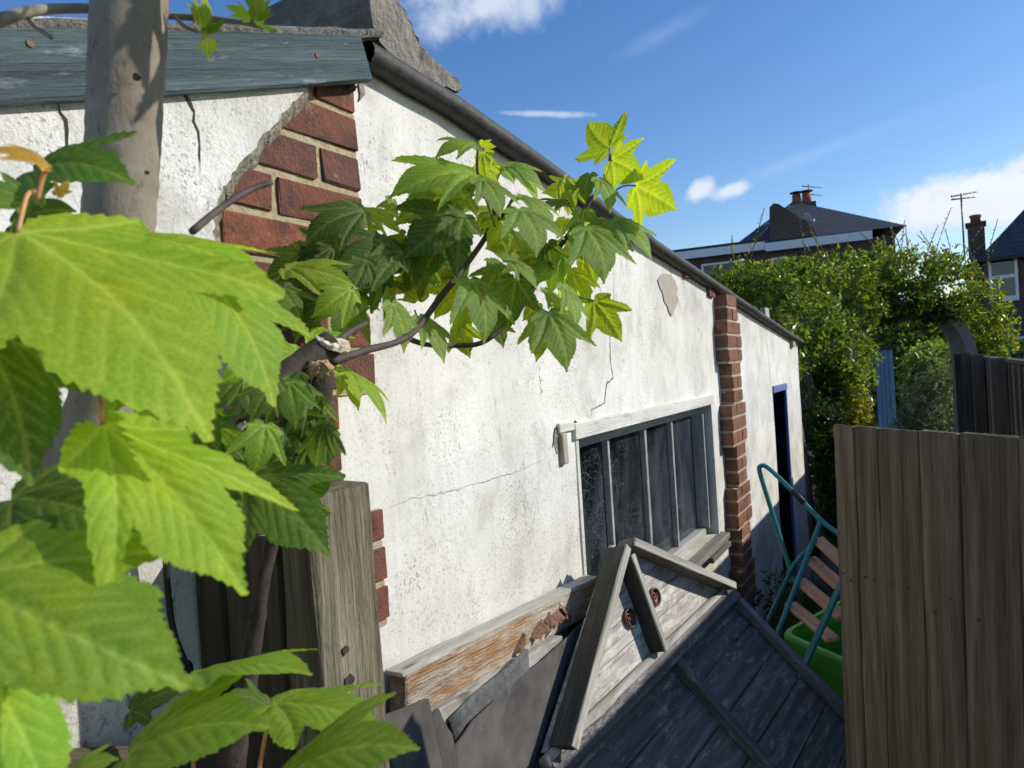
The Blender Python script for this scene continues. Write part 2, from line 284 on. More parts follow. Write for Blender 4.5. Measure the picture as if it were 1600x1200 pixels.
def mat_rows(name, c1, c2, mort, bw, rh, ms, rough=0.85):
    m, nt, b, co, oi = newmat(name)
    sx = nn(nt, 'ShaderNodeSeparateXYZ'); nt.links.new(co, sx.inputs[0])
    cb = nn(nt, 'ShaderNodeCombineXYZ'); nt.links.new(math_(nt, 'ADD', sx.outputs[0], sx.outputs[1]), cb.inputs[0]); nt.links.new(sx.outputs[2], cb.inputs[1])
    t = nn(nt, 'ShaderNodeTexBrick', None, Color1=(*c1, 1), Color2=(*c2, 1), Mortar=(*mort, 1), Scale=1.0, Mortar_Size=ms, Brick_Width=bw, Row_Height=rh)
    nt.links.new(cb.outputs[0], t.inputs['Vector'])
    c = mixc(nt, ramp(nt, noise(nt, co, 1.4, 5, 0.6), [(0.4, 0), (0.7, 0.5)]), t.outputs[0], tuple(x*0.55 for x in c1))
    setb(nt, b, Base_Color=c, Roughness=rough, Normal=bump(nt, t.outputs[1], -0.6, 0.01))
mat_rows('house_brick', (0.115, 0.060, 0.048), (0.080, 0.045, 0.038), (0.13, 0.11, 0.095), 0.225, 0.075, 0.012)
mat_rows('roof_slate', (0.050, 0.050, 0.055), (0.072, 0.070, 0.075), (0.022, 0.022, 0.022), 0.26, 0.15, 0.012, 0.6)
def mat_glass(name, dust):
    m, nt, b, co, oi = newmat(name)
    g = nn(nt, 'ShaderNodeBsdfGlossy', None, Roughness=0.06, Color=(0.9, 0.95, 1, 1)); t = nn(nt, 'ShaderNodeBsdfTransparent', None, Color=(0.35, 0.42, 0.45, 1))
    d = nn(nt, 'ShaderNodeBsdfDiffuse', None, Color=(0.30, 0.36, 0.40, 1))
    fr = nn(nt, 'ShaderNodeFresnel', None, IOR=1.5)
    mx = nt.nodes.new('ShaderNodeMixShader'); nt.links.new(fr.outputs[0], mx.inputs[0]); nt.links.new(t.outputs[0], mx.inputs[1]); nt.links.new(g.outputs[0], mx.inputs[2])
    a = ramp(nt, noise(nt, mapping(nt, co, (1, 1, 0.7)), 3.2, 4, 0.6, 0.5), [(0.40, 0.02), (0.72, 0.34)])
    s = ramp(nt, noise(nt, mapping(nt, co, (26, 26, 9)), 1.0, 5, 0.7, 1.2), [(0.35, 0.55), (0.75, 1.0)])
    sp = ramp(nt, noise(nt, co, 150, 2, 0.5), [(0.63, 0), (0.70, 0.8)])
    web = nn(nt, 'ShaderNodeTexVoronoi', dict(feature='DISTANCE_TO_EDGE'), Scale=15.0)
    nt.links.new(vmath(nt, 'ADD', co, vmath(nt, 'SCALE', co).outputs[0]).outputs[0], web.inputs['Vector'])
    wl = math_(nt, 'MULTIPLY', ramp(nt, web.outputs[0], [(0.0, 0.5), (0.025, 0)]), ramp(nt, noise(nt, co, 4, 3, 0.5), [(0.52, 0), (0.66, 1)]))
    f = math_(nt, 'ADD', math_(nt, 'ADD', math_(nt, 'MULTIPLY', math_(nt, 'MULTIPLY', a, s), dust), math_(nt, 'MULTIPLY', sp, 0.5)), wl, clamp=True)
    m2 = nt.nodes.new('ShaderNodeMixShader'); nt.links.new(f, m2.inputs[0]); nt.links.new(mx.outputs[0], m2.inputs[1]); nt.links.new(d.outputs[0], m2.inputs[2])
    nt.links.new(m2.outputs[0], nt.nodes['Material Output'].inputs[0])
mat_glass('dusty_glass', 0.75)
m, nt, b, co, oi = newmat('dark_glass'); setb(nt, b, Base_Color=(0.03, 0.033, 0.04), Roughness=0.06, Specular_IOR_Level=0.7)

def mat_leaf(name, gloss=0.45, trans=0.5, veins=True, colour=None):
    m, nt, b, co, oi = newmat(name)
    base = oi.outputs['Color'] if colour is None else None
    if colour is not None:
        at = nn(nt, 'ShaderNodeAttribute', dict(attribute_name='tone'))
        base = ramp(nt, at.outputs['Fac'], colour)
    c = mixc(nt, ramp(nt, noise(nt, co, 9 if veins else 0.9, 4, 0.6), [(0.35, 0), (0.75, 0.35)]), base, mixc(nt, 1.0, base, (0.75, 0.72, 0.5), 'MULTIPLY'))
    nb = None
    if veins:
        va = nn(nt, 'ShaderNodeAttribute', dict(attribute_name='vein')).outputs['Fac']
        tv = mixc(nt, 0.22, mixc(nt, 1.0, base, (1.6, 1.4, 1.6), 'MULTIPLY'), (0.75, 0.75, 0.35))
        c = mixc(nt, math_(nt, 'MULTIPLY', va, 0.8), c, tv)
        vo = nn(nt, 'ShaderNodeTexVoronoi', dict(feature='DISTANCE_TO_EDGE'), Scale=36.0); nt.links.new(mapping(nt, co, (1, 1, 0.2)), vo.inputs['Vector'])
        net = ramp(nt, vo.outputs[0], [(0.0, 1.0), (0.10, 0.0)])
        c = mixc(nt, math_(nt, 'MULTIPLY', net, 0.34), c, tv)
        c = mixc(nt, ramp(nt, noise(nt, mapping(nt, co, (1, 1, 1), (5, 2, 1)), 2.6, 4, 0.6), [(0.42, 0), (0.72, 0.8)]), c, mixc(nt, 1.0, c, (1.3, 1.0, 0.45), 'MULTIPLY'))
        c = mixc(nt, ramp(nt, noise(nt, mapping(nt, co, (1, 1, 1), (1, 7, 3)), 4.5, 4, 0.6), [(0.45, 0), (0.7, 0.6)]), c, mixc(nt, 1.0, c, (0.62, 0.78, 0.6), 'MULTIPLY'))
        c = mixc(nt, ramp(nt, noise(nt, co, 48, 3, 0.6), [(0.70, 0), (0.76, 0.6)]), c, (0.22, 0.16, 0.05))
        cell = noise(nt, co, 34, 5, 0.7)
        nb = bump(nt, cell, 0.25, 0.02); nb = bump(nt, net, -0.35, 0.012, nb)
        setb(nt, b, Normal=nb)
    setb(nt, b, Base_Color=c, Roughness=gloss, Specular_IOR_Level=0.28)
    tr = nn(nt, 'ShaderNodeBsdfTranslucent'); nt.links.new(mixc(nt, 1.0, c, (1.9, 1.75, 0.55), 'MULTIPLY'), tr.inputs[0])
    mx = nn(nt, 'ShaderNodeMixShader', None, Fac=trans); nt.links.new(b.outputs[0], mx.inputs[1]); nt.links.new(tr.outputs[0], mx.inputs[2])
    nt.links.new(mx.outputs[0], nt.nodes['Material Output'].inputs[0])
mat_leaf('sycamore_leaf', 0.48, 0.52)
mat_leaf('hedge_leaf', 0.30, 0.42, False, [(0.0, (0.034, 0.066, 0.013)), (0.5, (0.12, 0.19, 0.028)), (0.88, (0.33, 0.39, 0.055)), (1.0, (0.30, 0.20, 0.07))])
mat_leaf('bush_leaf', 0.6, 0.25, False, [(0.0, (0.09, 0.12, 0.07)), (0.6, (0.17, 0.21, 0.12)), (1.0, (0.30, 0.33, 0.19))])
mat_leaf('sunlit_leaf', 0.4, 0.4, False, [(0.0, (0.10, 0.17, 0.035)), (0.6, (0.24, 0.33, 0.07)), (1.0, (0.42, 0.48, 0.14))])  # sunlight is put into these brighter leaf colours
mat_leaf('weed_leaf', 0.5, 0.3, False, [(0.0, (0.035, 0.06, 0.018)), (0.6, (0.07, 0.10, 0.03)), (1.0, (0.22, 0.09, 0.12))])

# ------------------------------------------------------------------ object helpers
WM = {}
def link(o, parent=None, mw=None):
    COL.objects.link(o); mw = mw or Matrix.Identity(4)
    if parent is not None:
        o.parent = parent; o.matrix_parent_inverse = WM[parent].inverted()
    o.matrix_basis = mw; WM[o] = mw
    return o
def thing(name, label, cat, loc=(0, 0, 0), group=None):
    o = bpy.data.objects.new(name, None); o.empty_display_size = 0.1
    link(o, None, Matrix.Translation(loc)); o['label'] = label; o['category'] = cat
    if group: o['group'] = group
    return o
def tag(o, label, cat, group=None):
    o['label'] = label; o['category'] = cat
    if group: o['group'] = group
    return o
def mesh(name, verts, faces, mat, parent=None, smooth=False, mw=None):
    me = bpy.data.meshes.new(name); me.from_pydata([tuple(v) for v in verts], [], faces); me.update()
    if isinstance(mat, (list, tuple)):
        for x in mat: me.materials.append(MATS[x])
    else: me.materials.append(MATS[mat])
    if smooth: me.polygons.foreach_set('use_smooth', [True]*len(me.polygons))
    return link(bpy.data.objects.new(name, me), parent, mw)
def fix_normals(o):
    bm = bmesh.new(); bm.from_mesh(o.data); bmesh.ops.recalc_face_normals(bm, faces=bm.faces); bm.to_mesh(o.data); bm.free(); return o
RNG = random.Random(7)
def box_data(dx, dy, dz, bev=0.0, jit=0.0, seed=0, seg=1, centre=(0, 0, 0), sub=0):
    bm = bmesh.new(); bmesh.ops.create_cube(bm, size=1.0)
    for v in bm.verts: v.co = Vector((v.co.x*dx, v.co.y*dy, v.co.z*dz))
    if sub:
        es = [e for e in bm.edges if abs((e.verts[0].co-e.verts[1].co).x) > dx*0.5]
        bmesh.ops.subdivide_edges(bm, edges=es, cuts=sub)
    if bev:
        bmesh.ops.bevel(bm, geom=[e for e in bm.edges if len(e.link_faces) == 2 and e.calc_face_angle(0) > 0.5], offset=bev, segments=seg, affect='EDGES', profile=0.6)
    r = random.Random(seed)
    for v in bm.verts:
        v.co += Vector((r.uniform(-1, 1), r.uniform(-1, 1), r.uniform(-1, 1)))*jit + Vector(centre)
    bm.normal_update(); bm.verts.index_update()
    vs = [v.co.copy() for v in bm.verts]; fs = [[v.index for v in f.verts] for f in bm.faces]; bm.free()
    return vs, fs
def box(name, lo, hi, mat, parent=None, bev=0.003, jit=0.0, seed=0, mw=None, smooth=False):
    lo, hi = Vector(lo), Vector(hi); c = (lo+hi)/2; d = hi-lo
    vs, fs = box_data(abs(d.x), abs(d.y), abs(d.z), bev, jit, seed)
    return mesh(name, vs, fs, mat, parent, smooth, (mw or Matrix.Identity(4)) @ Matrix.Translation(c))
def frame(x, z, o):
    """matrix with local X along x and local Z close to z"""
    x = Vector(x).normalized(); z = Vector(z); z = (z - x*z.dot(x)).normalized(); y = z.cross(x)
    return Matrix(((x.x, y.x, z.x, o[0]), (x.y, y.y, z.y, o[1]), (x.z, y.z, z.z, o[2]), (0, 0, 0, 1)))
def beam(name, p0, p1, wid, thick, zdir, mat, parent=None, bev=0.003, jit=0.001, seed=0, sub=5):
    """timber from p0 to p1: wid across, thick along zdir (zdir = normal of the broad side)"""
    p0, p1 = Vector(p0), Vector(p1); L = (p1-p0).length
    vs, fs = box_data(L, wid, thick, bev, jit, seed, sub=sub)
    return mesh(name, vs, fs, mat, parent, False, frame(p1-p0, zdir, (p0+p1)/2))
def tube(name, pts, rad, mat, parent=None, n=10, cap=True, wob=0.0, seed=0, smooth=True, prof=None):
    pts = [Vector(p) for p in pts]; rr = rad if isinstance(rad, (list, tuple)) else [rad]*len(pts)
    vs, fs = [], []; up = Vector((0.13, 0.21, 1)).normalized(); r = random.Random(seed); a = None
    for i, p in enumerate(pts):
        t = (pts[min(i+1, len(pts)-1)]-pts[max(i-1, 0)]).normalized()
        if a is None:
            a = t.cross(up); a = t.cross(Vector((1, 0, 0))) if a.length < 0.2 else a
        a = (a - t*a.dot(t)).normalized(); b = t.cross(a)
        for k in range(n):
            th = 2*math.pi*k/n; q = rr[i]*(1+wob*r.uniform(-1, 1))
            vs.append(p + (a*math.cos(th)+b*math.sin(th))*q)
    for i in range(len(pts)-1):
        for k in range(n):
            fs.append([i*n+k, i*n+(k+1) % n, (i+1)*n+(k+1) % n, (i+1)*n+k])
    if cap:
        fs.append(list(range(n))[::-1]); fs.append([(len(pts)-1)*n+k for k in range(n)])
    return mesh(name, vs, fs, mat, parent, smooth)
def spline(pts, n=8):
    """Catmull-Rom through points (tuples of any length)"""
    A = [np.array(p, float) for p in pts]; A = [2*A[0]-A[1]]+A+[2*A[-1]-A[-2]]; out = []
    for i in range(1, len(A)-2):
        p0, p1, p2, p3 = A[i-1:i+3]
        for k in range(n):
            t = k/n; out.append(0.5*((2*p1)+(-p0+p2)*t+(2*p0-5*p1+4*p2-p3)*t*t+(-p0+3*p1-3*p2+p3)*t**3))
    out.append(A[-2]); return out
def prism(name, poly, off, mat, parent=None, smooth=False):
    """polygon (3D points) extruded by the vector off"""
    n = len(poly); vs = [Vector(p) for p in poly]+[Vector(p)+Vector(off) for p in poly]
    fs = [list(range(n)), list(range(2*n-1, n-1, -1))]+[[i, i+n, (i+1) % n+n, (i+1) % n] for i in range(n)]
    return fix_normals(mesh(name, vs, fs, mat, parent, smooth))

# ------------------------------------------------------------------ ground
def ground():
    o = mesh('ground', [(-600, -600, 0), (600, -600, 0), (600, 600, 0), (-600, 600, 0)], [[0, 1, 2, 3]], 'soil'); o['kind'] = 'structure'
ground()

# ------------------------------------------------------------------ the shed
PIT_ = 0.0825; BH = 0.067
shed = thing('garden_shed', 'white rendered brick shed with gable end, four-pane window and exposed brick pier', 'shed', (3, 1.3, 0))
XV = [(p.x, p.z-GZ) for p in (onY(u, v, -0.045) for u, v in ((560, 84), (577, 93), (640, 133), (720, 178), (850, 266), (1000, 373), (1120, 451), (1190, 497), (1240, 530)))]
XV.append((6.1, XV[-1][1]-0.045))
def verge_z(x):
    for (x0, z0), (x1, z1) in zip(XV, XV[1:]):
        if x <= x1: return GZ + z0+(z1-z0)*(max(x, x0)-x0)/(x1-x0)
    return GZ + XV[-1][1]
def left_z(x): return GZ + 0.17 + 0.37*x
WX0, WX1, WZ0, WZ1 = 0.985, 2.70, GZ-1.52, GZ-0.80
DX0, DX1, DZ1 = 4.58, 5.20, GZ-0.79
XE = 5.98
def wall_sheet():
    """rendered face with real openings, as a fine grid that follows the uneven coat"""
    xs = sorted(set([round(x, 4) for x in np.arange(-0.36, XE, 0.09)]+[WX0, WX1, DX0, DX1, XE])); nz = 60
    vs, fs, idx = [], [], {}
    zs0 = sorted(set([round(z, 4) for z in np.arange(0, 3.0, 0.09)]+[WZ0, WZ1, DZ1]))
    def top(x): return (verge_z(x) if x > 0.0 else left_z(x))+0.012
    def vid(i, j):
        if (i, j) in idx: return idx[i, j]
        x, z = xs[i], min(zs0[j], top(xs[i]))
        y = 0.0045*mnoise.noise(Vector((x*2.3, 1, z*2.3)))+0.002*mnoise.noise(Vector((x*9, 5, z*9)))
        idx[i, j] = len(vs); vs.append((x, y, z)); return idx[i, j]
    for i in range(len(xs)-1):
        for j in range(len(zs0)-1):
            cx, cz = (xs[i]+xs[i+1])/2, (zs0[j]+zs0[j+1])/2
            if WX0 < cx < WX1 and WZ0 < cz < WZ1: continue
            if DX0 < cx < DX1 and cz < DZ1: continue
            if zs0[j] >= max(top(xs[i]), top(xs[i+1])): continue
            fs.append([vid(i, j), vid(i+1, j), vid(i+1, j+1), vid(i, j+1)])
    o = mesh('rendered_wall', vs, fs, 'render_white', shed, True)
wall_sheet()
def reveals():
    d = 0.16
    for nm, (x0, x1, z0, z1) in (('window_reveal', (WX0, WX1, WZ0, WZ1)), ('door_reveal', (DX0, DX1, 0.0, DZ1))):
        q = [(x0, 0.002, z0), (x1, 0.002, z0), (x1, 0.002, z1), (x0, 0.002, z1)]; r = [(a, d, c) for a, _, c in q]
        mesh(nm, q+r, [[0, 4, 5, 1], [1, 5, 6, 2], [2, 6, 7, 3], [3, 7, 4, 0]], 'render_white', shed)
    # the rest of the building: end walls, back wall and the dark inside
    def slab(nm, poly, off, mat='render_rough'): prism(nm, poly, off, mat, shed)
    D = 2.7
    slab('end_wall', [(XE-0.1, 0.012, 0), (XE-0.1, D, 0), (XE-0.1, D, GZ-0.45), (XE-0.1, 0.012, GZ-0.45)], (0.098, 0, 0))
    slab('side_wall', [(-3.0, 0.03, 0), (-3.0, D, 0), (-3.0, D, GZ-0.95), (-3.0, 0.03, GZ-0.95)], (0.1, 0, 0))
    slab('back_wall', [(-2.9, D-0.1, 0), (XE-0.1, D-0.1, 0), (XE-0.1, D-0.1, GZ-0.45), (0.05, D-0.1, GZ+0.13), (-2.9, D-0.1, GZ-0.95)], (0, 0.09, 0))
    slab('partition', [(0.3, 0.3, 0), (0.3, D-0.12, 0), (0.3, D-0.12, GZ-0.1), (0.3, 0.3, GZ-0.1)], (0.08, 0, 0), 'interior')
    mesh('inner_floor', [(-2.9, 0.1, 0.012), (XE-0.1, 0.1, 0.012), (XE-0.1, D-0.1, 0.012), (-2.9, D-0.1, 0.012)], [[0, 1, 2, 3]], 'interior', shed)
reveals()
def left_coat():
    """thick old coat left of the brick strip, its broken edge bevelled back to the bricks"""
    px = [(487, 128), (470, 150), (447, 172), (420, 204), (392, 236), (368, 266), (347, 292), (336, 330), (333, 372), (336, 400)]
    edge = [onY(u, v, -0.032) for u, v in px]
    edge = [Vector((p.x, -0.032, p.z)) for p in edge]
    z = edge[-1].z
    while z > 0.15: z -= 0.1; edge.append(Vector((-0.355+RNG.uniform(-.012, .012), -0.032, z)))
    edge.append(Vector((-0.355, -0.032, 0.0)))
    e2 = []
    for a, b in zip(edge, edge[1:]):
        for k in range(4): e2.append(a.lerp(b, k/4)+Vector((RNG.uniform(-.004, .004), 0, RNG.uniform(-.004, .004))))
    e2.append(edge[-1])
    # face: strips from the broken edge to the far left
    vs, fs = [], []; NX = 14
    for p in e2:
        for k in range(NX):
            x = p.x+(-3.0-p.x)*(k/(NX-1))**1.7
            z = p.z
            if p.z > GZ-0.34: z = min(p.z+(0 if k == 0 else 0), left_z(x)+0.0)
            y = -0.032+0.001*mnoise.noise(Vector((x*4, 3, z*4)))*(k > 0)
            vs.append((x, y, z))
    for i in range(len(e2)-1):
        for k in range(NX-1):
            a = i*NX+k; fs.append([a, a+1, a+NX+1, a+NX])
    fix = mesh('rough_render_coat', vs, fs, 'render_rough', shed, True)
    # broken edge
    vs, fs = [], []; K = 5
    for i, p in enumerate(e2):
        a = e2[max(i-1, 0)]; b = e2[min(i+1, len(e2)-1)]; t = (b-a); n = Vector((-t.z, 0, t.x)).normalized(); n = n if n.x > 0 else -n
        for k in range(K):
            f = k/(K-1); r = mnoise.noise(Vector((p.x*22, k*2.1, p.z*22)))
            q = p+n*(0.034*f+0.010*r*(0 < k))+Vector((0, 0.034*f**1.3+0.007*r*(0 < k < K-1), 0)); vs.append(q)
    for i in range(len(e2)-1):
        for k in range(K-1):
            a = i*K+k; fs.append([a, a+1, a+K+1, a+K])
    mesh('broken_edge', vs, fs, 'cement_edge', shed)
left_coat()

def brick(x0, x1, z0, y0, mat, parent, depth=0.07, seed=0, h=BH):
    j = random.Random(seed)
    vs, fs = box_data(x1-x0, depth, h+j.uniform(-.002, .002), 0.0022, 0.0019, seed)
    return mesh('brick', vs, fs, mat, parent, False, Matrix.Translation(((x0+x1)/2, y0+depth/2+j.uniform(-.0015, .0025), z0+h/2)) @ Matrix.Rotation(j.uniform(-.008, .008), 4, 'Y'))
def brick_strip():
    strip = mesh('brick_strip', *box_data(0.36, 0.03, 2.4, 0, 0, 0, centre=(-0.19, 0.022, 1.2)), 'mortar', shed)
    rows = []
    for k in range(-3, 33):
        z = GZ-k*PIT_
        if z < 0.01: break
        wide = k < 8 or ((k-8)//3) % 2 == 1
        xr = 0.0 if wide else -0.105
        if z+PIT_ > GZ+0.13: continue
        rows.append((k, z, xr))
        L, Hd = 0.222, 0.107
        rj = random.Random(k*3+1); xr += rj.uniform(-.004, .004)
        if k % 2 == 0 and wide:
            cuts = [(xr-Hd, xr), (xr-Hd-0.016-L, xr-Hd-0.016)]
        elif wide: cuts = [(xr-L, xr), (xr-L-0.016-Hd, xr-L-0.016)]
        elif k % 2: cuts = [(xr-L-0.01, xr)]
        else: cuts = [(xr-Hd, xr), (xr-Hd-0.016-Hd, xr-Hd-0.016)]
        for q, (a, b_) in enumerate(cuts): brick(a, b_, z, -0.011, 'brick_plum', strip, 0.05, k*7+q+50)
    # mortar bed, rough, filling the joints of each course
    vs, fs = [], []
    for k, z, xr in rows:
        b0 = len(vs); x0 = -0.37; n = 16
        for i in range(n+1):
            x = x0+(xr-0.003-x0)*i/n
            for zz in (z-(PIT_-BH)-0.001, z-(PIT_-BH)*0.5, z+0.004, z+BH*0.5, z+BH+0.001):
                vs.append((x, -0.0045+0.0022*mnoise.noise(Vector((x*70, 2, zz*70))), zz))
        for i in range(n):
            for q in range(4):
                a = b0+i*5+q; fs.append([a, a+5, a+6, a+1])
    mesh('mortar_joint', vs, fs, 'mortar', strip)
brick_strip()
def pier():
    XB, ZB = onY(1136.2, 505, -0.075).x, onY(1136.5, 520, -0.075).z; PIT_ = 0.0802; BH = 0.065
    pr = mesh('brick_pier', *box_data(0.21, 0.03, 2.5, 0, 0, 0, centre=(XB+0.17, -0.012, 1.25)), 'mortar', shed)
    r0 = -2
    vs, fs = [], []
    for r in range(r0, 30):
        z = ZB-r*PIT_
        if z < 0.0 or z+BH > verge_z(XB)-0.015: continue
        wide = (r < 3 and r >= 0) or (r >= 6 and ((r-6)//3) % 2 == 0)
        x0, x1 = (XB, XB+0.34) if wide else (XB+0.06, XB+0.282)
        if r < 0: x0, x1 = XB+0.035, XB+0.27
        j = random.Random(r+99); x0 += j.uniform(-.004, .004); x1 += j.uniform(-.005, .005)
        if wide: cuts = [[0.107], [0.222], [0.107, 0.224]][r % 3]
        else: cuts = [[], [0.107], [0.11]][r % 3]
        e = [x0]
        for c in cuts: e += [x0+c, x0+c+0.009]
        e.append(x1)
        for q in range(0, len(e), 2): brick(e[q], e[q+1], z, -0.075, 'brick_red', pr, 0.10, r*11+q+700, BH)
        b0 = len(vs); v2, f2 = box_data(x1-x0-0.006, 0.095, PIT_-0.0005, 0, 0.0008, r, centre=((x0+x1)/2, -0.022, z+BH-PIT_/2))
        vs += v2; fs += [[i+b0 for i in f] for f in f2]
    mesh('mortar_joint', vs, fs, 'mortar', pr)
pier()
def verge():
    # roof covering: two slopes, with a rolled edge along the right-hand verge
    D = 2.8
    xs = np.linspace(0.02, XE+0.06, 40); v, f = [], []
    prof = [(0.004, 0.004), (-0.022, -0.002), (-0.042, 0.0), (-0.054, 0.012), (-0.056, 0.026), (-0.050, 0.040), (-0.034, 0.048), (0.3, 0.050), (D, 0.05)]
    for x in xs:
        z = verge_z(x); w = 0.004*mnoise.noise(Vector((x*3.1, 0, 0)))
        s = 1.0
        for py, pz in prof: v.append((x, py*s+w*0.5, z+pz*s+w+0.0015*mnoise.noise(Vector((x*40, py*50, 0)))))
    n = len(prof)
    for i in range(len(xs)-1):
        for k in range(n-1): f.append([i*n+k, i*n+k+1, (i+1)*n+k+1, (i+1)*n+k])
    o = mesh('roof', v, f, 'roof_felt', shed, True)
    # felt lap along the verge
    for x in (1.62, 3.75):
        zz = verge_z(x)+0.02
        vs = []; ff = []
        for i, (py, pz) in enumerate(prof[:8]):
            for dx in (0, 0.14): vs.append((x+dx, py*1.06, verge_z(x+dx)+pz*1.06+0.001))
        for i in range(7): ff.append([2*i, 2*i+1, 2*i+3, 2*i+2])
        mesh('felt_lap', vs, ff, 'roof_felt', o, True)
    vs, fs = [], []
    ta, tb_ = onY(0, 46, -0.056), onY(573, 56, -0.056); RTS = (tb_.z-ta.z)/(tb_.x-ta.x); RT0 = ta.z-RTS*ta.x
    xl = np.linspace(-3.05, 0.05, 90)
    for x in xl:
        z = RT0+RTS*x+0.003*mnoise.noise(Vector((x*14, 0, 0)))
        for py, pz in ((-0.030, -0.006), (-0.054, -0.002), (-0.058+0.004*mnoise.noise(Vector((x*30, 4, 0))), 0.008), (-0.050, 0.017), (0.3, 0.008), (D, 0.0)):
            vs.append((x, py, z+pz+0.003*mnoise.noise(Vector((x*50, py*40, 1)))))
    for i in range(len(xl)-1):
        for k in range(5): fs.append([i*6+k, i*6+k+1, (i+1)*6+k+1, (i+1)*6+k])
    mesh('roof_slope', vs, fs, 'roof_grit', shed)
    # ridge mass running back from the gable, broken mortar front
    px = [(569, -60), (574, 0), (578, 30), (592, 64), (640, 104), (690, 134), (718, 144), (720, 132), (700, 112), (676, 93), (658, 70), (648, 45), (634, 18), (612, -8), (600, -60)]
    poly = [onY(u, v, -0.042) for u, v in px]
    poly2 = []
    for i, p in enumerate(poly):
        q = poly[(i+1) % len(poly)]
        for k in range(3): poly2.append(p.lerp(q, k/3)+Vector((RNG.uniform(-.003, .003), RNG.uniform(-.006, .006), RNG.uniform(-.003, .003))))
    bm = bmesh.new(); vv = [bm.verts.new(p) for p in poly2]; fc = bm.faces.new(vv)
    ext = bmesh.ops.extrude_face_region(bm, geom=[fc]); ev = [g for g in ext['geom'] if isinstance(g, bmesh.types.BMVert)]
    bmesh.ops.translate(bm, verts=ev, vec=(0, 2.2, 0.0))
    bmesh.ops.triangulate(bm, faces=[fc_ for fc_ in bm.faces if len(fc_.verts) > 4])
    bmesh.ops.recalc_face_normals(bm, faces=bm.faces)
    me = bpy.data.meshes.new('ridge_capping'); bm.to_mesh(me); bm.free(); me.materials.append(MATS['ridge_mortar'])
    link(bpy.data.objects.new('ridge_capping', me), shed)
verge()
def fascia():
    Y = -0.056
    tl, bl, tr, br = onY(0, 44, Y), onY(0, 155, Y), onY(573, 54, Y), onY(576, 124, Y)
    ax = (tr+br)/2-(tl+bl)/2; ax.y = 0; ax.normalize(); c1 = (tr+br)/2; c1.y = Y+0.011; c0 = c1-ax*3.0
    wid = ((tl-bl).length+(tr-br).length)/2
    b = beam('barge_board', c0, c1, wid, 0.022, (0, -1, 0), 'teal_board', shed, 0.004, 0.0012, 5, 24)
    for u, v in ((47, 68), (495, 86), (214, 120)):
        p = onY(u, v, Y); s = tube('screw', [p+Vector((0, 0.004, 0)), p+Vector((0, -0.0016, 0))], 0.0050, 'rust_metal', b, 10, smooth=False)
    # packing and a broken mortar lump under its end
    box('mortar_lump', onY(553, 128, -0.02)+Vector((0, 0, -0.02)), onY(572, 118, -0.06)+Vector((0.0, 0.04, 0.0)), 'cement_edge', shed, 0.006, 0.004, 3)
fascia()
def window():
    fr = mesh('window', *box_data(WX1-WX0, 0.05, 0.05, 0.004, 0.001, 1, centre=((WX0+WX1)/2, 0.085, WZ1-0.027)), 'grey_paint_wood', shed)
    def mem(nm, x0, x1, y0, y1, z0, z1, mat, s=1): return box(nm, (x0, y0, z0), (x1, y1, z1), mat, fr, 0.003, 0.0008, s)
    mem('frame_jamb', WX0+0.002, WX0+0.045, 0.06, 0.125, WZ0+0.04, WZ1-0.053, 'grey_paint_wood')
    mem('frame_jamb', WX1-0.045, WX1-0.002, 0.03, 0.13, WZ0+0.04, WZ1-0.053, 'grey_paint_wood')
    mem('frame_sill', WX0+0.002, WX1-0.002, 0.05, 0.14, WZ0+0.002, WZ0+0.038, 'grey_paint_wood')
    bars = [onY(u, 740, 0.07).x for u in (953, 1012, 1054)]
    xs = [WX0+0.045]+bars+[WX1-0.045]
    for i, x in enumerate(bars): mem('glazing_bar', x-0.012, x+0.012, 0.068, 0.10, WZ0+0.039, WZ1-0.053, 'grey_paint_wood', i+4)
    for a, b_ in zip(xs, xs[1:]):
        z0, z1 = WZ0+0.039, WZ1-0.053
        mesh('pane', [(a+0.012, 0.092, z0), (b_-0.012, 0.092, z0), (b_-0.012, 0.092, z1), (a+0.012, 0.092, z1), (a+0.012, 0.096, z0), (b_-0.012, 0.096, z0), (b_-0.012, 0.096, z1), (a+0.012, 0.096, z1)],
             [[0, 1, 2, 3], [7, 6, 5, 4], [0, 4, 5, 1], [1, 5, 6, 2], [2, 6, 7, 3], [3, 7, 4, 0]], 'dusty_glass', fr)
    # painted lintel board and side trim on the face of the wall
    mem('lintel_board', WX0-0.03, WX1+0.035, -0.016, 0.018, WZ1-0.004, WZ1+0.052, 'white_paint_wood')
    mem('side_trim', WX1-0.004, WX1+0.018, -0.010, 0.014, WZ0-0.02, WZ1-0.006, 'white_paint_wood')
    mem('side_trim', WX0-0.012, WX0+0.012, -0.006, 0.014, WZ0+0.1, WZ1-0.006, 'white_paint_wood')
    # weathered sill, in two lengths
    mem('sill', WX0+0.2, WX1+0.06, -0.055, 0.028, WZ0-0.032, WZ0-0.001, 'grey_timber')
    mem('sill_block', WX1-0.32, WX1+0.06, -0.058, -0.008, WZ0-0.078, WZ0-0.050, 'grey_timber')
    # broken stub of lintel bearing at the left
    mem('broken_bearing', 0.845, 0.955, -0.013, 0.01, WZ1+0.03, WZ1+0.062, 'white_paint_wood', 9)
    mem('broken_bearing', 0.85, 0.885, -0.02, 0.01, WZ1-0.07, WZ1+0.028, 'bare_cement', 8)
window()
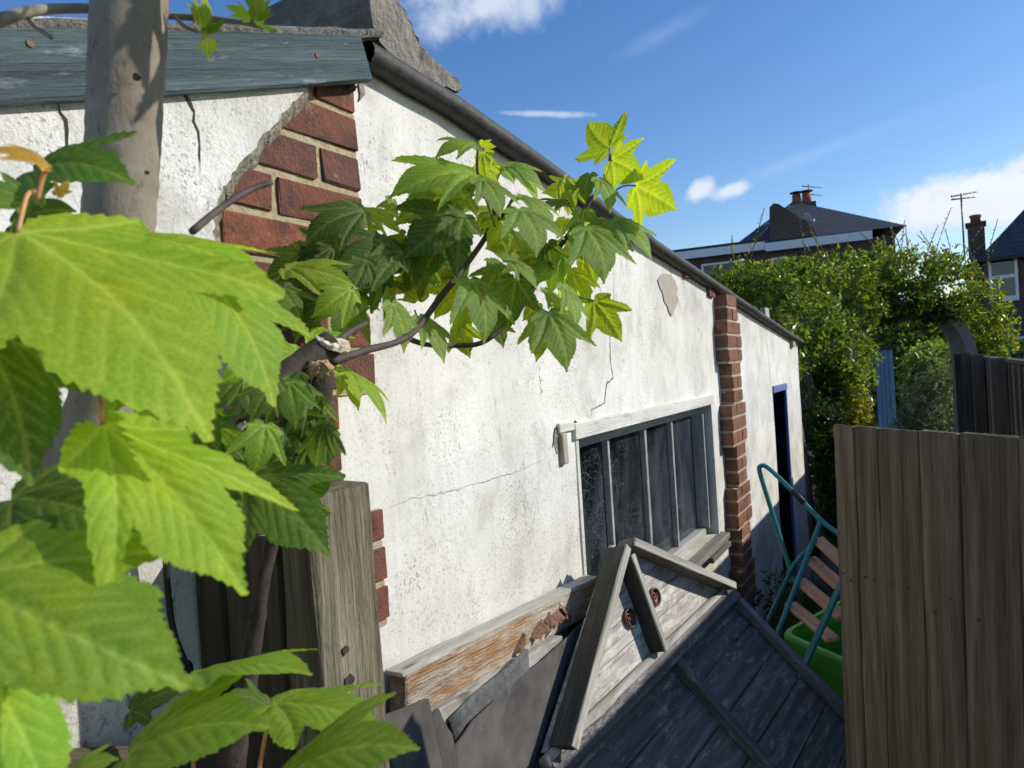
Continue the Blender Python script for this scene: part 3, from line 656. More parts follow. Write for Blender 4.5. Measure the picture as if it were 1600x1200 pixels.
def door():
    d = box('door', (DX0+0.004, 0.12, 0.02), (DX1-0.06, 0.155, DZ1-0.05), 'shaded_navy', shed, 0.003)
    box('door_frame', (DX0+0.001, -0.012, DZ1-0.055), (DX1-0.001, 0.09, DZ1-0.001), 'blue_paint', d, 0.003)
    box('door_frame', (DX1-0.026, -0.006, 0.01), (DX1-0.001, 0.016, DZ1-0.058), 'blue_paint', d, 0.003)
    box('reveal_shade', (DX1-0.03, 0.018, 0.01), (DX1-0.001, 0.118, DZ1-0.058), 'shaded_navy', d, 0.002)  # added dark sheet stands in for shade on the right reveal
    tube('door_handle', [(DX0+0.09, 0.10, 1.0), (DX0+0.09, 0.055, 1.0), (DX0+0.17, 0.05, 1.0)], 0.009, 'rust_metal', d)
door()
def wall_marks():
    def crack(px, w, Y=-0.0065, seed=0):
        pts = [onY(u, v, Y) for u, v in px]; r = random.Random(seed); fine = []
        for a, b_ in zip(pts, pts[1:]):
            n = max(2, int((b_-a).length/0.012))
            for k in range(n): fine.append(a.lerp(b_, k/n)+Vector((r.uniform(-.003, .003), 0, r.uniform(-.003, .003))))
        fine.append(pts[-1]); vs, fs = [], []
        if Y > -0.02:
            for p in fine: p.y = 0.0045*mnoise.noise(Vector((p.x*2.3, 1, p.z*2.3)))+0.002*mnoise.noise(Vector((p.x*9, 5, p.z*9)))-0.0016
        for i, p in enumerate(fine):
            a = fine[max(0, i-1)]; b_ = fine[min(len(fine)-1, i+1)]; t = (b_-a).normalized(); s = Vector((t.z, 0, -t.x))
            e = w*(0.4+0.6*r.random())*min(1, 3*min(i, len(fine)-1-i)/len(fine)+0.25)
            vs += [p+s*e, p-s*e]
        for i in range(len(fine)-1): fs.append([2*i, 2*i+1, 2*i+3, 2*i+2])
        mesh('crack', vs, fs, 'crack_dark', shed)
    crack([(961, 420), (961, 470), (955, 520), (956, 565), (960, 590), (950, 600), (947, 630), (926, 640), (927, 662)], 0.0032, seed=1)
    crack([(605, 795), (650, 778), (710, 768), (760, 752), (815, 735), (860, 712)], 0.0007, seed=2)
    crack([(865, 700), (868, 670), (900, 660), (922, 664)], 0.006, seed=3)
    crack([(88, 150), (97, 175), (103, 200), (106, 236)], 0.0024, -0.0336, 4)
    crack([(288, 146), (303, 175), (308, 205), (312, 240), (313, 272)], 0.0018, -0.0336, 5)
    crack([(286, 138), (292, 150), (303, 174)], 0.0045, -0.0337, 6)
    crack([(1195, 500), (1200, 545), (1206, 600)], 0.004, seed=7)
    crack([(1048, 418), (1052, 440), (1062, 470), (1066, 486)], 0.004, seed=8)
    crack([(1215, 640), (1090, 622), (1112, 626)][1:], 0.003, seed=9)
    px = [(1034, 429), (1039, 427), (1044, 428), (1050, 432), (1056, 440), (1059, 451), (1057, 462), (1060, 470), (1057, 480), (1052, 488), (1050, 494), (1046, 488), (1043, 478), (1038, 470), (1036, 458), (1031, 448), (1028, 437)]
    prism('bare_patch', [onY(u, v, -0.0055) for u, v in px], (0, 0.012, 0), 'bare_cement', shed)
    for px in ([(1121, 468), (1127, 461), (1131, 478), (1129, 492), (1131, 506), (1125, 511), (1122, 498), (1124, 484)], [(866, 676), (872, 668), (880, 676), (886, 692), (880, 703), (871, 707), (866, 694)], [(1128, 640), (1132, 655), (1131, 674), (1127, 664), (1125, 650)], [(560, 132), (566, 128), (570, 150), (564, 160), (561, 148)]):
        r_ = random.Random(len(px)); pp = [onY(u, v, -0.0045)+Vector((r_.uniform(-.006, .006), 0, r_.uniform(-.006, .006))) for u, v in px]
        prism('broken_render', pp, (0, 0.012, 0), 'cement_edge', shed)
    for u, v, w, h in ((1070, 426, 0.11, 0.055), (1108, 456, 0.12, 0.06)):
        p = onY(u, v, 0); brick(p.x-w/2, p.x+w/2, p.z-h/2, -0.02, 'brick_red', shed, 0.06, int(u), h)
    for u, v in ((1193, 490), (1236, 536)):
        p = onY(u, v, 0); box('roof_bracket', (p.x-0.07, -0.03, p.z-0.04), (p.x+0.07, 0.01, p.z+0.04), 'grey_paint_wood', shed, 0.004, 0.003)
wall_marks()

# ------------------------------------------------------------------ sycamore leaves
def leaf_outline(rng, jag=0.020, step=0.058):
    half = [(0.015, 0.0), (0.06, -0.075), (0.16, -0.135), (0.29, -0.14), (0.46, -0.09, 't'), (0.42, 0.02), (0.395, 0.10, 's'), (0.46, 0.13), (0.57, 0.22), (0.66, 0.35), (0.715, 0.54, 't'),
            (0.60, 0.525), (0.47, 0.505), (0.39, 0.495), (0.315, 0.475, 's'), (0.335, 0.60), (0.32, 0.71), (0.245, 0.86), (0.13, 1.0), (0.045, 1.09), (0.0, 1.18, 't')]
    def side(sgn):
        k = [rng.uniform(0.93, 1.07) for _ in half]
        pts = [np.array([sgn*p[0]*a, p[1]*(0.5+0.5*a)]) for p, a in zip(half, k)]; pts[-1] = np.array([0, 1.18])
        out = []
        for i in range(len(pts)-1):
            p0, p1 = pts[i], pts[i+1]; d = p1-p0; L = np.hypot(*d); n = max(1, int(round(L/step)))
            nrm = np.array([d[1], -d[0]])/L*sgn
            t_ = 0.0
            while t_ < 0.999:
                out.append(p0+d*t_); w_ = rng.uniform(0.035, 0.10)/L
                if 1.0-(t_+w_) < 0.03/L: w_ = 1.0-t_
                if 0 < i: out.append(p0+d*(t_+w_*rng.uniform(0.62, 0.85))+nrm*min(0.032, jag*0.3+w_*L*rng.uniform(0.12, 0.34)))
                t_ += w_
        return out, pts
    a, pa = side(1); b, pb = side(-1)
    outline = a+[np.array([0, 1.18])]+b[::-1][:-1]
    tips = [pa[4], pa[10], np.array([0, 1.18]), pb[10], pb[4]]
    return np.array(outline), tips
def inside(poly, pts):
    x, y = pts[:, 0], pts[:, 1]; c = np.zeros(len(pts), bool); j = len(poly)-1
    for i in range(len(poly)):
        xi, yi = poly[i]; xj, yj = poly[j]
        m_ = ((yi > y) != (yj > y)) & (x < (xj-xi)*(y-yi)/(yj-yi+1e-12)+xi); c ^= m_; j = i
    return c
def leaf_base(seed, g):
    rng = random.Random(seed); out, tips = leaf_outline(rng)
    prim, sec = [], []
    for tp in tips:
        n = 44; bend = np.array([tp[1], -tp[0]])*0.05*rng.uniform(-1, 1)
        line = [tp*(i/n)*0.985+bend*math.sin(math.pi*i/n) for i in range(n+1)]; prim.append(np.array(line))
        L = np.hypot(*tp); d = tp/L; nrm = np.array([d[1], -d[0]])
        f = 0.2 if L > 0.8 else 0.35
        while f < 0.93:
            for sg in (1, -1):
                ln = (0.46 if L > 0.8 else 0.28)*(1-f)**0.75*(0.75+0.25*min(1, f*3)); m_ = 48
                st = tp*(f+0.03*sg)
                q = np.array([st+(d*0.72+nrm*sg*0.70)*ln*(k/m_)+d*0.10*ln*(k/m_)**2 for k in range(m_+1)])
                sec.append(q[inside(out*0.985, q)])
            f += (0.125 if L > 0.8 else 0.18)*rng.uniform(0.85, 1.15)
    PR = np.concatenate(prim); SE = np.concatenate([s for s in sec if len(s)])
    gx, gy = np.meshgrid(np.arange(-1, 1, g), np.arange(-0.25, 1.2, g)); rs = np.random.RandomState(seed)
    G = np.stack([gx.ravel(), gy.ravel()], 1); G = G+rs.uniform(-0.25*g, 0.25*g, G.shape); G = G[inside(out, G)]
    ex = np.concatenate([out, PR] + ([SE[::4]] if g < 0.04 else []))
    for a in range(0, len(G), 2000): pass
    dmin = np.array([np.min((ex[:, 0]-p[0])**2+(ex[:, 1]-p[1])**2) for p in G]); G = G[dmin > (0.45*g)**2]
    vn = PR[(np.arange(len(PR)) % (1 if g < 0.04 else 3)) == 0]
    allp = np.concatenate([out, vn[inside(out*0.99, vn)], G] + ([SE[::4]] if g < 0.04 else []))
    n = len(out)
    r = delaunay_2d_cdt([Vector(p) for p in allp], [], [list(range(n))], 1, 1e-5)
    co = np.array([[v.x, v.y] for v in r[0]]); faces = [list(f) for f in r[2]]
    dp = np.array([math.sqrt(np.min((PR[:, 0]-p[0])**2+(PR[:, 1]-p[1])**2)) for p in co])
    ds = np.array([math.sqrt(np.min((SE[:, 0]-p[0])**2+(SE[:, 1]-p[1])**2)) for p in co])
    return co, faces, dp, ds
LEAF_CACHE = {}
def leaf_mesh(seed, hi, droop, side, fold, wave, pleat=1.0, hang=0.0):
    key = (seed % (6 if hi else 5), hi); pleat = pleat if hi else pleat*1.7
    if key not in LEAF_CACHE: LEAF_CACHE[key] = leaf_base(100+key[0], 0.024 if hi else 0.037)
    co, faces, dp, ds = LEAF_CACHE[key]
    rng = random.Random(seed*31+7); ph = rng.uniform(0, 6); ph2 = rng.uniform(0, 6)
    x, y = co[:, 0].copy(), co[:, 1].copy()
    if hang: y = y+hang*np.abs(x)*np.clip(1.3-y, 0, 1); x = x*(1-0.35*hang)
    z = pleat*(0.020*(1-np.exp(-(dp/0.06)**2))+0.009*(1-np.exp(-(ds/0.03)**2)))
    z += wave*np.sin(5*x+3.1*y+ph)*0.5*np.abs(x)+wave*np.sin(7.5*y+ph2)*0.4*np.abs(x)
    z += fold*np.abs(x)-side*np.abs(x)**1.7
    # bend along the length
    th = droop*np.clip(y, -0.2, 1.3); yy = np.where(abs(droop) > 1e-3, np.sin(th)/(droop if abs(droop) > 1e-3 else 1), y); zz = -(1-np.cos(th))/(droop if abs(droop) > 1e-3 else 1)
    V = np.stack([x, yy-z*np.sin(th), zz+z*np.cos(th)], 1)
    me = bpy.data.meshes.new('leaf'); me.from_pydata(V.tolist(), [], faces); me.update()
    vein = np.maximum(np.exp(-(dp/0.013)**2), 0.45*np.exp(-(ds/0.010)**2)) if hi else np.maximum(np.exp(-(dp/0.02)**2), 0.5*np.exp(-(ds/0.014)**2))
    at = me.attributes.new('vein', 'FLOAT', 'POINT'); at.data.foreach_set('value', vein.astype(np.float32))
    me.materials.append(MATS['sycamore_leaf']); me.polygons.foreach_set('use_smooth', [True]*len(me.polygons))
    tipv = V[np.argmax(co[:, 1])]
    return me, Vector(tipv)
TONES = dict(bright=(0.27, 0.43, 0.028), lime=(0.235, 0.345, 0.024), green=(0.085, 0.20, 0.026), grey=(0.155, 0.285, 0.052), dark=(0.050, 0.125, 0.014), olive=(0.16, 0.25, 0.016), orange=(0.44, 0.28, 0.05), fresh=(0.19, 0.35, 0.032))  # dark puts shade into the leaf colour, lime puts in backlight
tree = thing('sycamore_tree', 'young sycamore tree with smooth grey trunk, cut limbs and large lobed green leaves', 'tree', tuple(P(60, 1000, 0.75)*1.0)[:2]+(0,))
LN = [0]
def leaf(b, t, d, d2=None, twist=0, tone='green', hi=False, width=1.0, droop=0.5, side=0.18, fold=0.06, wave=0.10, stalk=None, pleat=1.0, hang=None):
    if not hi:
        width *= 0.94
        if d2 is not None: d2 = d+(d2-d)*0.5
    LN[0] += 1; sd_ = LN[0]; rng = random.Random(sd_*17)
    p0 = P(b[0], b[1], d); p1 = P(t[0], t[1], d if d2 is None else d2)
    me, tip = leaf_mesh(sd_, hi, droop, side, fold, wave, pleat, (0.3 if hi else rng.uniform(0.28, 0.6)) if hang is None else hang)
    yv = (p1-p0); L = yv.length; yv.normalize()
    n0 = (CAM-(p0+p1)/2); n0 = (n0-yv*n0.dot(yv)).normalized()
    sl = SUN-yv*SUN.dot(yv); kk = dict(bright=0.75, fresh=0.7, grey=0.55, green=0.35, orange=0.5, lime=-0.25, olive=-0.25, dark=-0.1)[tone] if abs(twist) < 45 else 0.0
    n0 = (n0+sl*kk).normalized()
    n0 = Matrix.Rotation(math.radians(twist), 3, yv) @ n0
    xv = yv.cross(n0)
    # the mesh tip sits off the local Y axis when the blade droops: turn it onto the wanted line
    a = math.atan2(tip.z, tip.y); s = L/math.hypot(tip.y, tip.z)
    B = Matrix((xv, yv, n0)).transposed() @ Matrix.Rotation(-a, 3, 'X')
    B = B @ Matrix.Diagonal((s*width, s, s))
    mw = B.to_4x4(); mw.translation = p0
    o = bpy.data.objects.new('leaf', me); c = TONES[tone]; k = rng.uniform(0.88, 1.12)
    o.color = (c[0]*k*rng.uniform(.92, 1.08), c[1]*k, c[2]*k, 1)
    link(o, tree, mw)
    if stalk:
        q = P(*stalk[:3]); mid = (p0+q)/2+Vector((0, 0, 0.012*rng.uniform(-0.3, 1)))
        pts = [Vector(v) for v in spline([tuple(q), tuple(mid), tuple(p0+n0*0.001)], 5)]
        th = 0.0016 if len(stalk) < 4 else stalk[3]
        tube('stalk', pts, th, 'stalk' if (hi and tone != 'green') or rng.random() < 0.25 else 'stalk_green', o, 6)
    return o
M = leaf
# the spray that reaches across the wall
M((742, 226), (677, 250), 1.22, 1.17, 62, 'grey', droop=0.9)
M((750, 222), (776, 229), 1.24, 1.24, 40, 'lime', droop=0.3)
M((756, 238), (764, 297), 1.30, 1.30, 15, 'lime', width=0.9)
M((740, 274), (606, 311), 1.20, 1.05, 55, 'fresh', droop=0.8, stalk=(765, 330, 1.25))
M((728, 310), (612, 354), 1.24, 1.12, 48, 'olive', droop=0.8, stalk=(768, 318, 1.25))
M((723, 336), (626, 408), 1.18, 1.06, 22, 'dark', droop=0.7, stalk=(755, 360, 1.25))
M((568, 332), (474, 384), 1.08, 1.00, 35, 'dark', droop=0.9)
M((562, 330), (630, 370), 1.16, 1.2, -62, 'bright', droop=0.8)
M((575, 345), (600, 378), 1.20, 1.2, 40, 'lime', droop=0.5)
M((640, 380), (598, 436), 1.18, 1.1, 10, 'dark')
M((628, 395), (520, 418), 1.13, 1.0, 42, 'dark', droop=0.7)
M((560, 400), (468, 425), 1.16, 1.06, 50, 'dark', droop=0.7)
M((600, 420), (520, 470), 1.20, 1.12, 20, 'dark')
M((448, 421), (556, 449), 0.98, 0.96, -58, 'lime', droop=0.5, stalk=(425, 440, 1.0))
M((549, 452), (486, 497), 1.04, 0.98, 18, 'fresh', droop=0.8, width=0.95, stalk=(600, 440, 1.12))
M((611, 474), (631, 552), 1.06, 1.02, -18, 'grey', droop=0.8, stalk=(635, 470, 1.12))
M((654, 496), (694, 568), 1.10, 1.06, -52, 'grey', droop=0.7, stalk=(648, 485, 1.14))
M((735, 438), (756, 538), 1.14, 1.08, -8, 'grey', droop=0.9, stalk=(700, 455, 1.18))
M((720, 502), (735, 560), 1.24, 1.22, 12, 'olive', droop=0.6, width=1.15)
M((652, 470), (636, 418), 1.20, 1.25, 30, 'olive', droop=0.5)
M((692, 375), (652, 452), 1.20, 1.12, 25, 'dark', droop=0.6)
M((722, 384), (676, 444), 1.26, 1.22, -10, 'olive', droop=0.6)
M((700, 418), (690, 470), 1.28, 1.26, 25, 'olive', droop=0.5)
M((752, 281), (782, 341), 1.14, 1.10, -12, 'grey', droop=0.9, width=1.1, stalk=(775, 360, 1.22))
M((785, 262), (840, 320), 1.28, 1.22, -30, 'bright', droop=0.8, stalk=(768, 320, 1.26))
M((790, 260), (850, 296), 1.26, 1.26, -62, 'grey', droop=0.8)
M((808, 307), (868, 362), 1.22, 1.18, -35, 'grey', droop=0.8, stalk=(778, 345, 1.24))
M((811, 328), (838, 402), 1.15, 1.09, -12, 'grey', droop=0.9, width=1.25, stalk=(785, 362, 1.22))
M((902, 296), (846, 302), 1.36, 1.34, 25, 'lime', droop=0.4)
M((896, 282), (888, 338), 1.38, 1.37, 15, 'lime', droop=0.4)
M((934, 280), (953, 334), 1.28, 1.24, -20, 'grey', droop=0.9, width=1.1, stalk=(905, 345, 1.32))
M((922, 272), (915, 318), 1.30, 1.28, 40, 'green', droop=0.9)
M((953, 231), (918, 190), 1.34, 1.29, 10, 'lime', droop=0.2, side=0.1, width=1.6, hang=0.0, stalk=(950, 285, 1.34))
M((957, 250), (1006, 280), 1.32, 1.25, 0, 'lime', droop=0.3, width=1.4, hang=0.15, stalk=(947, 290, 1.34))
M((994, 290), (1058, 328), 1.32, 1.24, 8, 'lime', droop=0.35, width=1.4, hang=0.2, stalk=(955, 302, 1.34))
M((886, 317), (840, 329), 1.30, 1.26, 60, 'dark', droop=0.6, stalk=(903, 350, 1.33))
M((922, 350), (990, 394), 1.32, 1.26, -28, 'green', droop=0.7, stalk=(905, 352, 1.34))
M((958, 346), (1018, 406), 1.30, 1.26, -58, 'grey', droop=0.8, stalk=(910, 352, 1.34))
M((915, 358), (944, 444), 1.22, 1.15, -5, 'grey', droop=0.95, width=1.2, stalk=(903, 352, 1.30))
M((884, 342), (870, 374), 1.36, 1.35, 10, 'lime', droop=0.4, width=1.2)
M((820, 402), (758, 388), 1.26, 1.18, 40, 'olive', droop=0.6)
M((856, 380), (870, 428), 1.26, 1.22, 20, 'dark', droop=0.7, width=1.1)
M((782, 415), (752, 462), 1.26, 1.2, 12, 'dark', droop=0.6)
M((806, 436), (790, 524), 1.22, 1.16, 8, 'dark', droop=0.7, width=0.95)
M((765, 405), (781, 436), 1.16, 1.14, -45, 'grey', droop=0.8)
M((792, 406), (840, 455), 1.16, 1.12, -66, 'grey', droop=0.7)
M((892, 424), (922, 480), 1.32, 1.3, -25, 'lime', droop=0.5)
M((929, 470), (972, 534), 1.26, 1.21, -8, 'lime', droop=0.45, width=0.95, stalk=(880, 455, 1.28))
M((857, 489), (886, 582), 1.12, 1.06, 4, 'grey', droop=0.8, width=1.05, stalk=(830, 470, 1.2))
M((846, 492), (838, 566), 1.15, 1.11, 20, 'grey', droop=0.8, width=0.9)
M((878, 446), (899, 518), 1.16, 1.12, -58, 'grey', droop=0.7)
M((850, 452), (880, 500), 1.17, 1.13, -60, 'grey', droop=0.7)
M((888, 404), (870, 434), 1.34, 1.33, 10, 'lime', droop=0.4)
M((914, 398), (930, 452), 1.34, 1.33, -10, 'lime', droop=0.4)
M((842, 474), (816, 502), 1.26, 1.23, 15, 'olive', droop=0.5)
M((770, 500), (787, 544), 1.24, 1.22, -25, 'dark', droop=0.6)
M((840, 400), (815, 452), 1.28, 1.24, 5, 'olive', droop=0.6)
M((905, 370), (880, 415), 1.36, 1.33, -5, 'olive', droop=0.5)
M((700, 330), (735, 300), 1.32, 1.34, 20, 'bright', droop=0.3)
M((660, 430), (610, 462), 1.24, 1.16, 30, 'olive', droop=0.6)
M((540, 579), (604, 662), 0.98, 0.94, -42, 'fresh', droop=0.6, stalk=(522, 560, 0.98))
M((532, 582), (560, 642), 1.02, 1.0, -50, 'lime', droop=0.5)
M((465, 552), (402, 548), 0.90, 0.86, 25, 'fresh', droop=0.5)
M((486, 522), (552, 565), 1.05, 1.05, -45, 'bright', droop=0.6)
M((430, 445), (470, 500), 1.05, 1.02, -10, 'green', droop=0.7)
M((420, 440), (375, 500), 0.95, 0.92, 20, 'green', droop=0.7)
_r = random.Random(41)
for k in range(34):
    u = _r.uniform(575, 930); lo_, hi_ = 250+abs(u-780)*0.28, 455+0.08*(u-600)
    v = _r.uniform(lo_, hi_); ln = _r.uniform(42, 74); an = math.radians(90+_r.uniform(-62, 62)); dd = _r.uniform(1.22, 1.36)-(0.06 if u < 680 else 0)
    M((u, v), (u+ln*math.cos(an), v+ln*math.sin(an)), dd, dd-0.04, _r.choice((-50, -20, 0, 15, 35, 55)), _r.choice(('grey', 'lime', 'olive', 'fresh', 'dark', 'bright', 'olive')), droop=_r.uniform(0.4, 1.0))
for k in range(16):
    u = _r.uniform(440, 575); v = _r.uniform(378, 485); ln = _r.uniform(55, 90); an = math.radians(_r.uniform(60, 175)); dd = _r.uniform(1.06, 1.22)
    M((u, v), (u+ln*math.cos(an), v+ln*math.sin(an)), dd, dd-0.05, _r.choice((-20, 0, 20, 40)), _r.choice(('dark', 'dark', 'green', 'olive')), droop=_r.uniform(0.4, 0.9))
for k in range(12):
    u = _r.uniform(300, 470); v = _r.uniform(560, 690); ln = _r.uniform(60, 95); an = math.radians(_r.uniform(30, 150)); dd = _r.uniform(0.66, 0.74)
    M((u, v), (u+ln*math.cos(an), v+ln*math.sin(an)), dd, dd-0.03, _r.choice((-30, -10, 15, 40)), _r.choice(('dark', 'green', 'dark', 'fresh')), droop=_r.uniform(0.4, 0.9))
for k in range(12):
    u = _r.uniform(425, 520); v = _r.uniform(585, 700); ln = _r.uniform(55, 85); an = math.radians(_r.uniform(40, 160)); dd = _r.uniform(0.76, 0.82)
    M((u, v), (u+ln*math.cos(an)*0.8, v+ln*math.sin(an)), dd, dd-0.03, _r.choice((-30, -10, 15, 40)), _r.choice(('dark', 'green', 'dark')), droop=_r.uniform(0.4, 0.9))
# lower leaves over the post
M((384, 748), (515, 868), 0.74, 0.70, 5, 'green', True, droop=0.5, width=0.95, stalk=(330, 720, 0.72), pleat=1.3)
M((458, 772), (528, 735), 0.76, 0.75, -15, 'green', True, droop=0.5, width=1.25, pleat=1.6)
M((492, 622), (462, 706), 0.82, 0.80, 40, 'bright', droop=0.5)
M((400, 668), (452, 735), 0.80, 0.77, -25, 'dark', True, droop=0.4)
M((345, 690), (375, 735), 0.78, 0.76, -30, 'fresh', droop=0.4)
M((300, 740), (410, 760), 0.74, 0.72, -30, 'dark', True, droop=0.4)
# the big leaves close to the lens
M((28, 364), (330, 690), 0.44, 0.40, 6, 'bright', True, droop=0.55, side=0.10, fold=-0.02, wave=0.16, width=0.98, hang=0.36, pleat=0.5, stalk=(60, 300, 0.47, 0.0016))
M((200, 372), (424, 456), 0.56, 0.54, -34, 'bright', True, droop=0.5, width=1.0)
M((300, 420), (428, 636), 0.55, 0.52, -14, 'fresh', True, droop=0.6, width=0.95)
M((225, 560), (262, 690), 0.56, 0.55, 10, 'fresh', True, droop=0.4)
M((161, 664), (386, 930), 0.42, 0.385, 4, 'bright', True, droop=0.3, side=0.10, fold=0.06, wave=0.16, width=0.84, hang=0.6, pleat=0.7, stalk=(150, 560, 0.46, 0.0018))
M((-70, 905), (297, 1074), 0.345, 0.335, 0, 'fresh', True, droop=0.35, side=0.08, fold=0.0, width=1.0)
M((-70, 1000), (85, 1290), 0.36, 0.345, 0, 'fresh', True, droop=0.3, width=0.9)
M((-40, 500), (50, 760), 0.40, 0.38, -20, 'dark', True, droop=0.3)
M((20, 780), (235, 850), 0.46, 0.44, -30, 'dark', True, droop=0.5)  # dark leaf stands in for a shadowed lobe
M((55, 268), (211, 288), 0.55, 0.53, -52, 'green', True, droop=0.7, pleat=1.6)
M((72, 262), (-40, 236), 0.46, 0.44, 66, 'orange', True, width=0.6, droop=0.9, pleat=2.0, stalk=(58, 312, 0.46, 0.0018))
M((46, 318), (-50, 285), 0.52, 0.50, 30, 'green', True, droop=0.5)
M((20, 350), (120, 330), 0.56, 0.55, -50, 'dark', True, droop=0.5)
M((88, 305), (108, 280), 0.47, 0.47, 30, 'orange', False, droop=0.4)
# bottom edge
M((203, 1180), (424, 1136), 0.54, 0.50, -34, 'fresh', True, droop=0.5, width=1.0, stalk=(240, 1290, 0.5, 0.0016))
M((300, 1056), (488, 1055), 0.60, 0.56, -76, 'fresh', True, droop=0.4, stalk=(303, 1215, 0.60, 0.0017))
M((428, 1102), (602, 1152), 0.62, 0.58, -58, 'fresh', True, droop=0.5, stalk=(402, 1220, 0.62, 0.0018))
M((420, 1105), (350, 1085), 0.66, 0.64, 50, 'dark', True, droop=0.4)
M((445, 1215), (656, 1170), 0.52, 0.49, -40, 'fresh', True, droop=0.5, width=1.05)
M((205, 1110), (290, 1075), 0.64, 0.64, -45, 'dark', True, droop=0.4)
M((110, 1210), (186, 1186), 0.5, 0.5, -50, 'fresh', True, droop=0.4)
# young growth at the top
M((322, 50), (318, -10), 0.72, 0.72, 55, 'lime', droop=0.2)
M((312, 40), (300, 0), 0.72, 0.72, 62, 'lime', droop=0.2)
M((318, 50), (352, 28), 0.72, 0.72, 58, 'fresh', droop=0.4)
M((316, 55), (336, 68), 0.72, 0.71, 60, 'lime', droop=0.4)
M((326, 62), (326, 92), 0.70, 0.69, 35, 'bright', droop=0.5)
M((390, 30), (350, 8), 0.72, 0.70, 20, 'bright', droop=0.5, width=1.1)
M((402, 30), (400, -18), 0.72, 0.71, 20, 'olive', droop=0.6)
M((404, 30), (424, 12), 0.72, 0.71, 50, 'lime', droop=0.3)
M((400, 36), (432, 44), 0.72, 0.71, 66, 'bright', droop=0.3)
for k in range(18):
    u = _r.uniform(330, 720); v = _r.uniform(-330, -110); ln = _r.uniform(120, 190); an = math.radians(_r.uniform(20, 160)); dd = _r.uniform(0.62, 0.80)
    if v+ln*math.sin(an) > -45: continue
    M((u, v), (u+ln*math.cos(an), v+ln*math.sin(an)), dd, dd, _r.choice((-40, -20, 20, 40)), _r.choice(('fresh', 'green', 'bright')), droop=0.5, stalk=(u-30, v-70, dd+0.02))
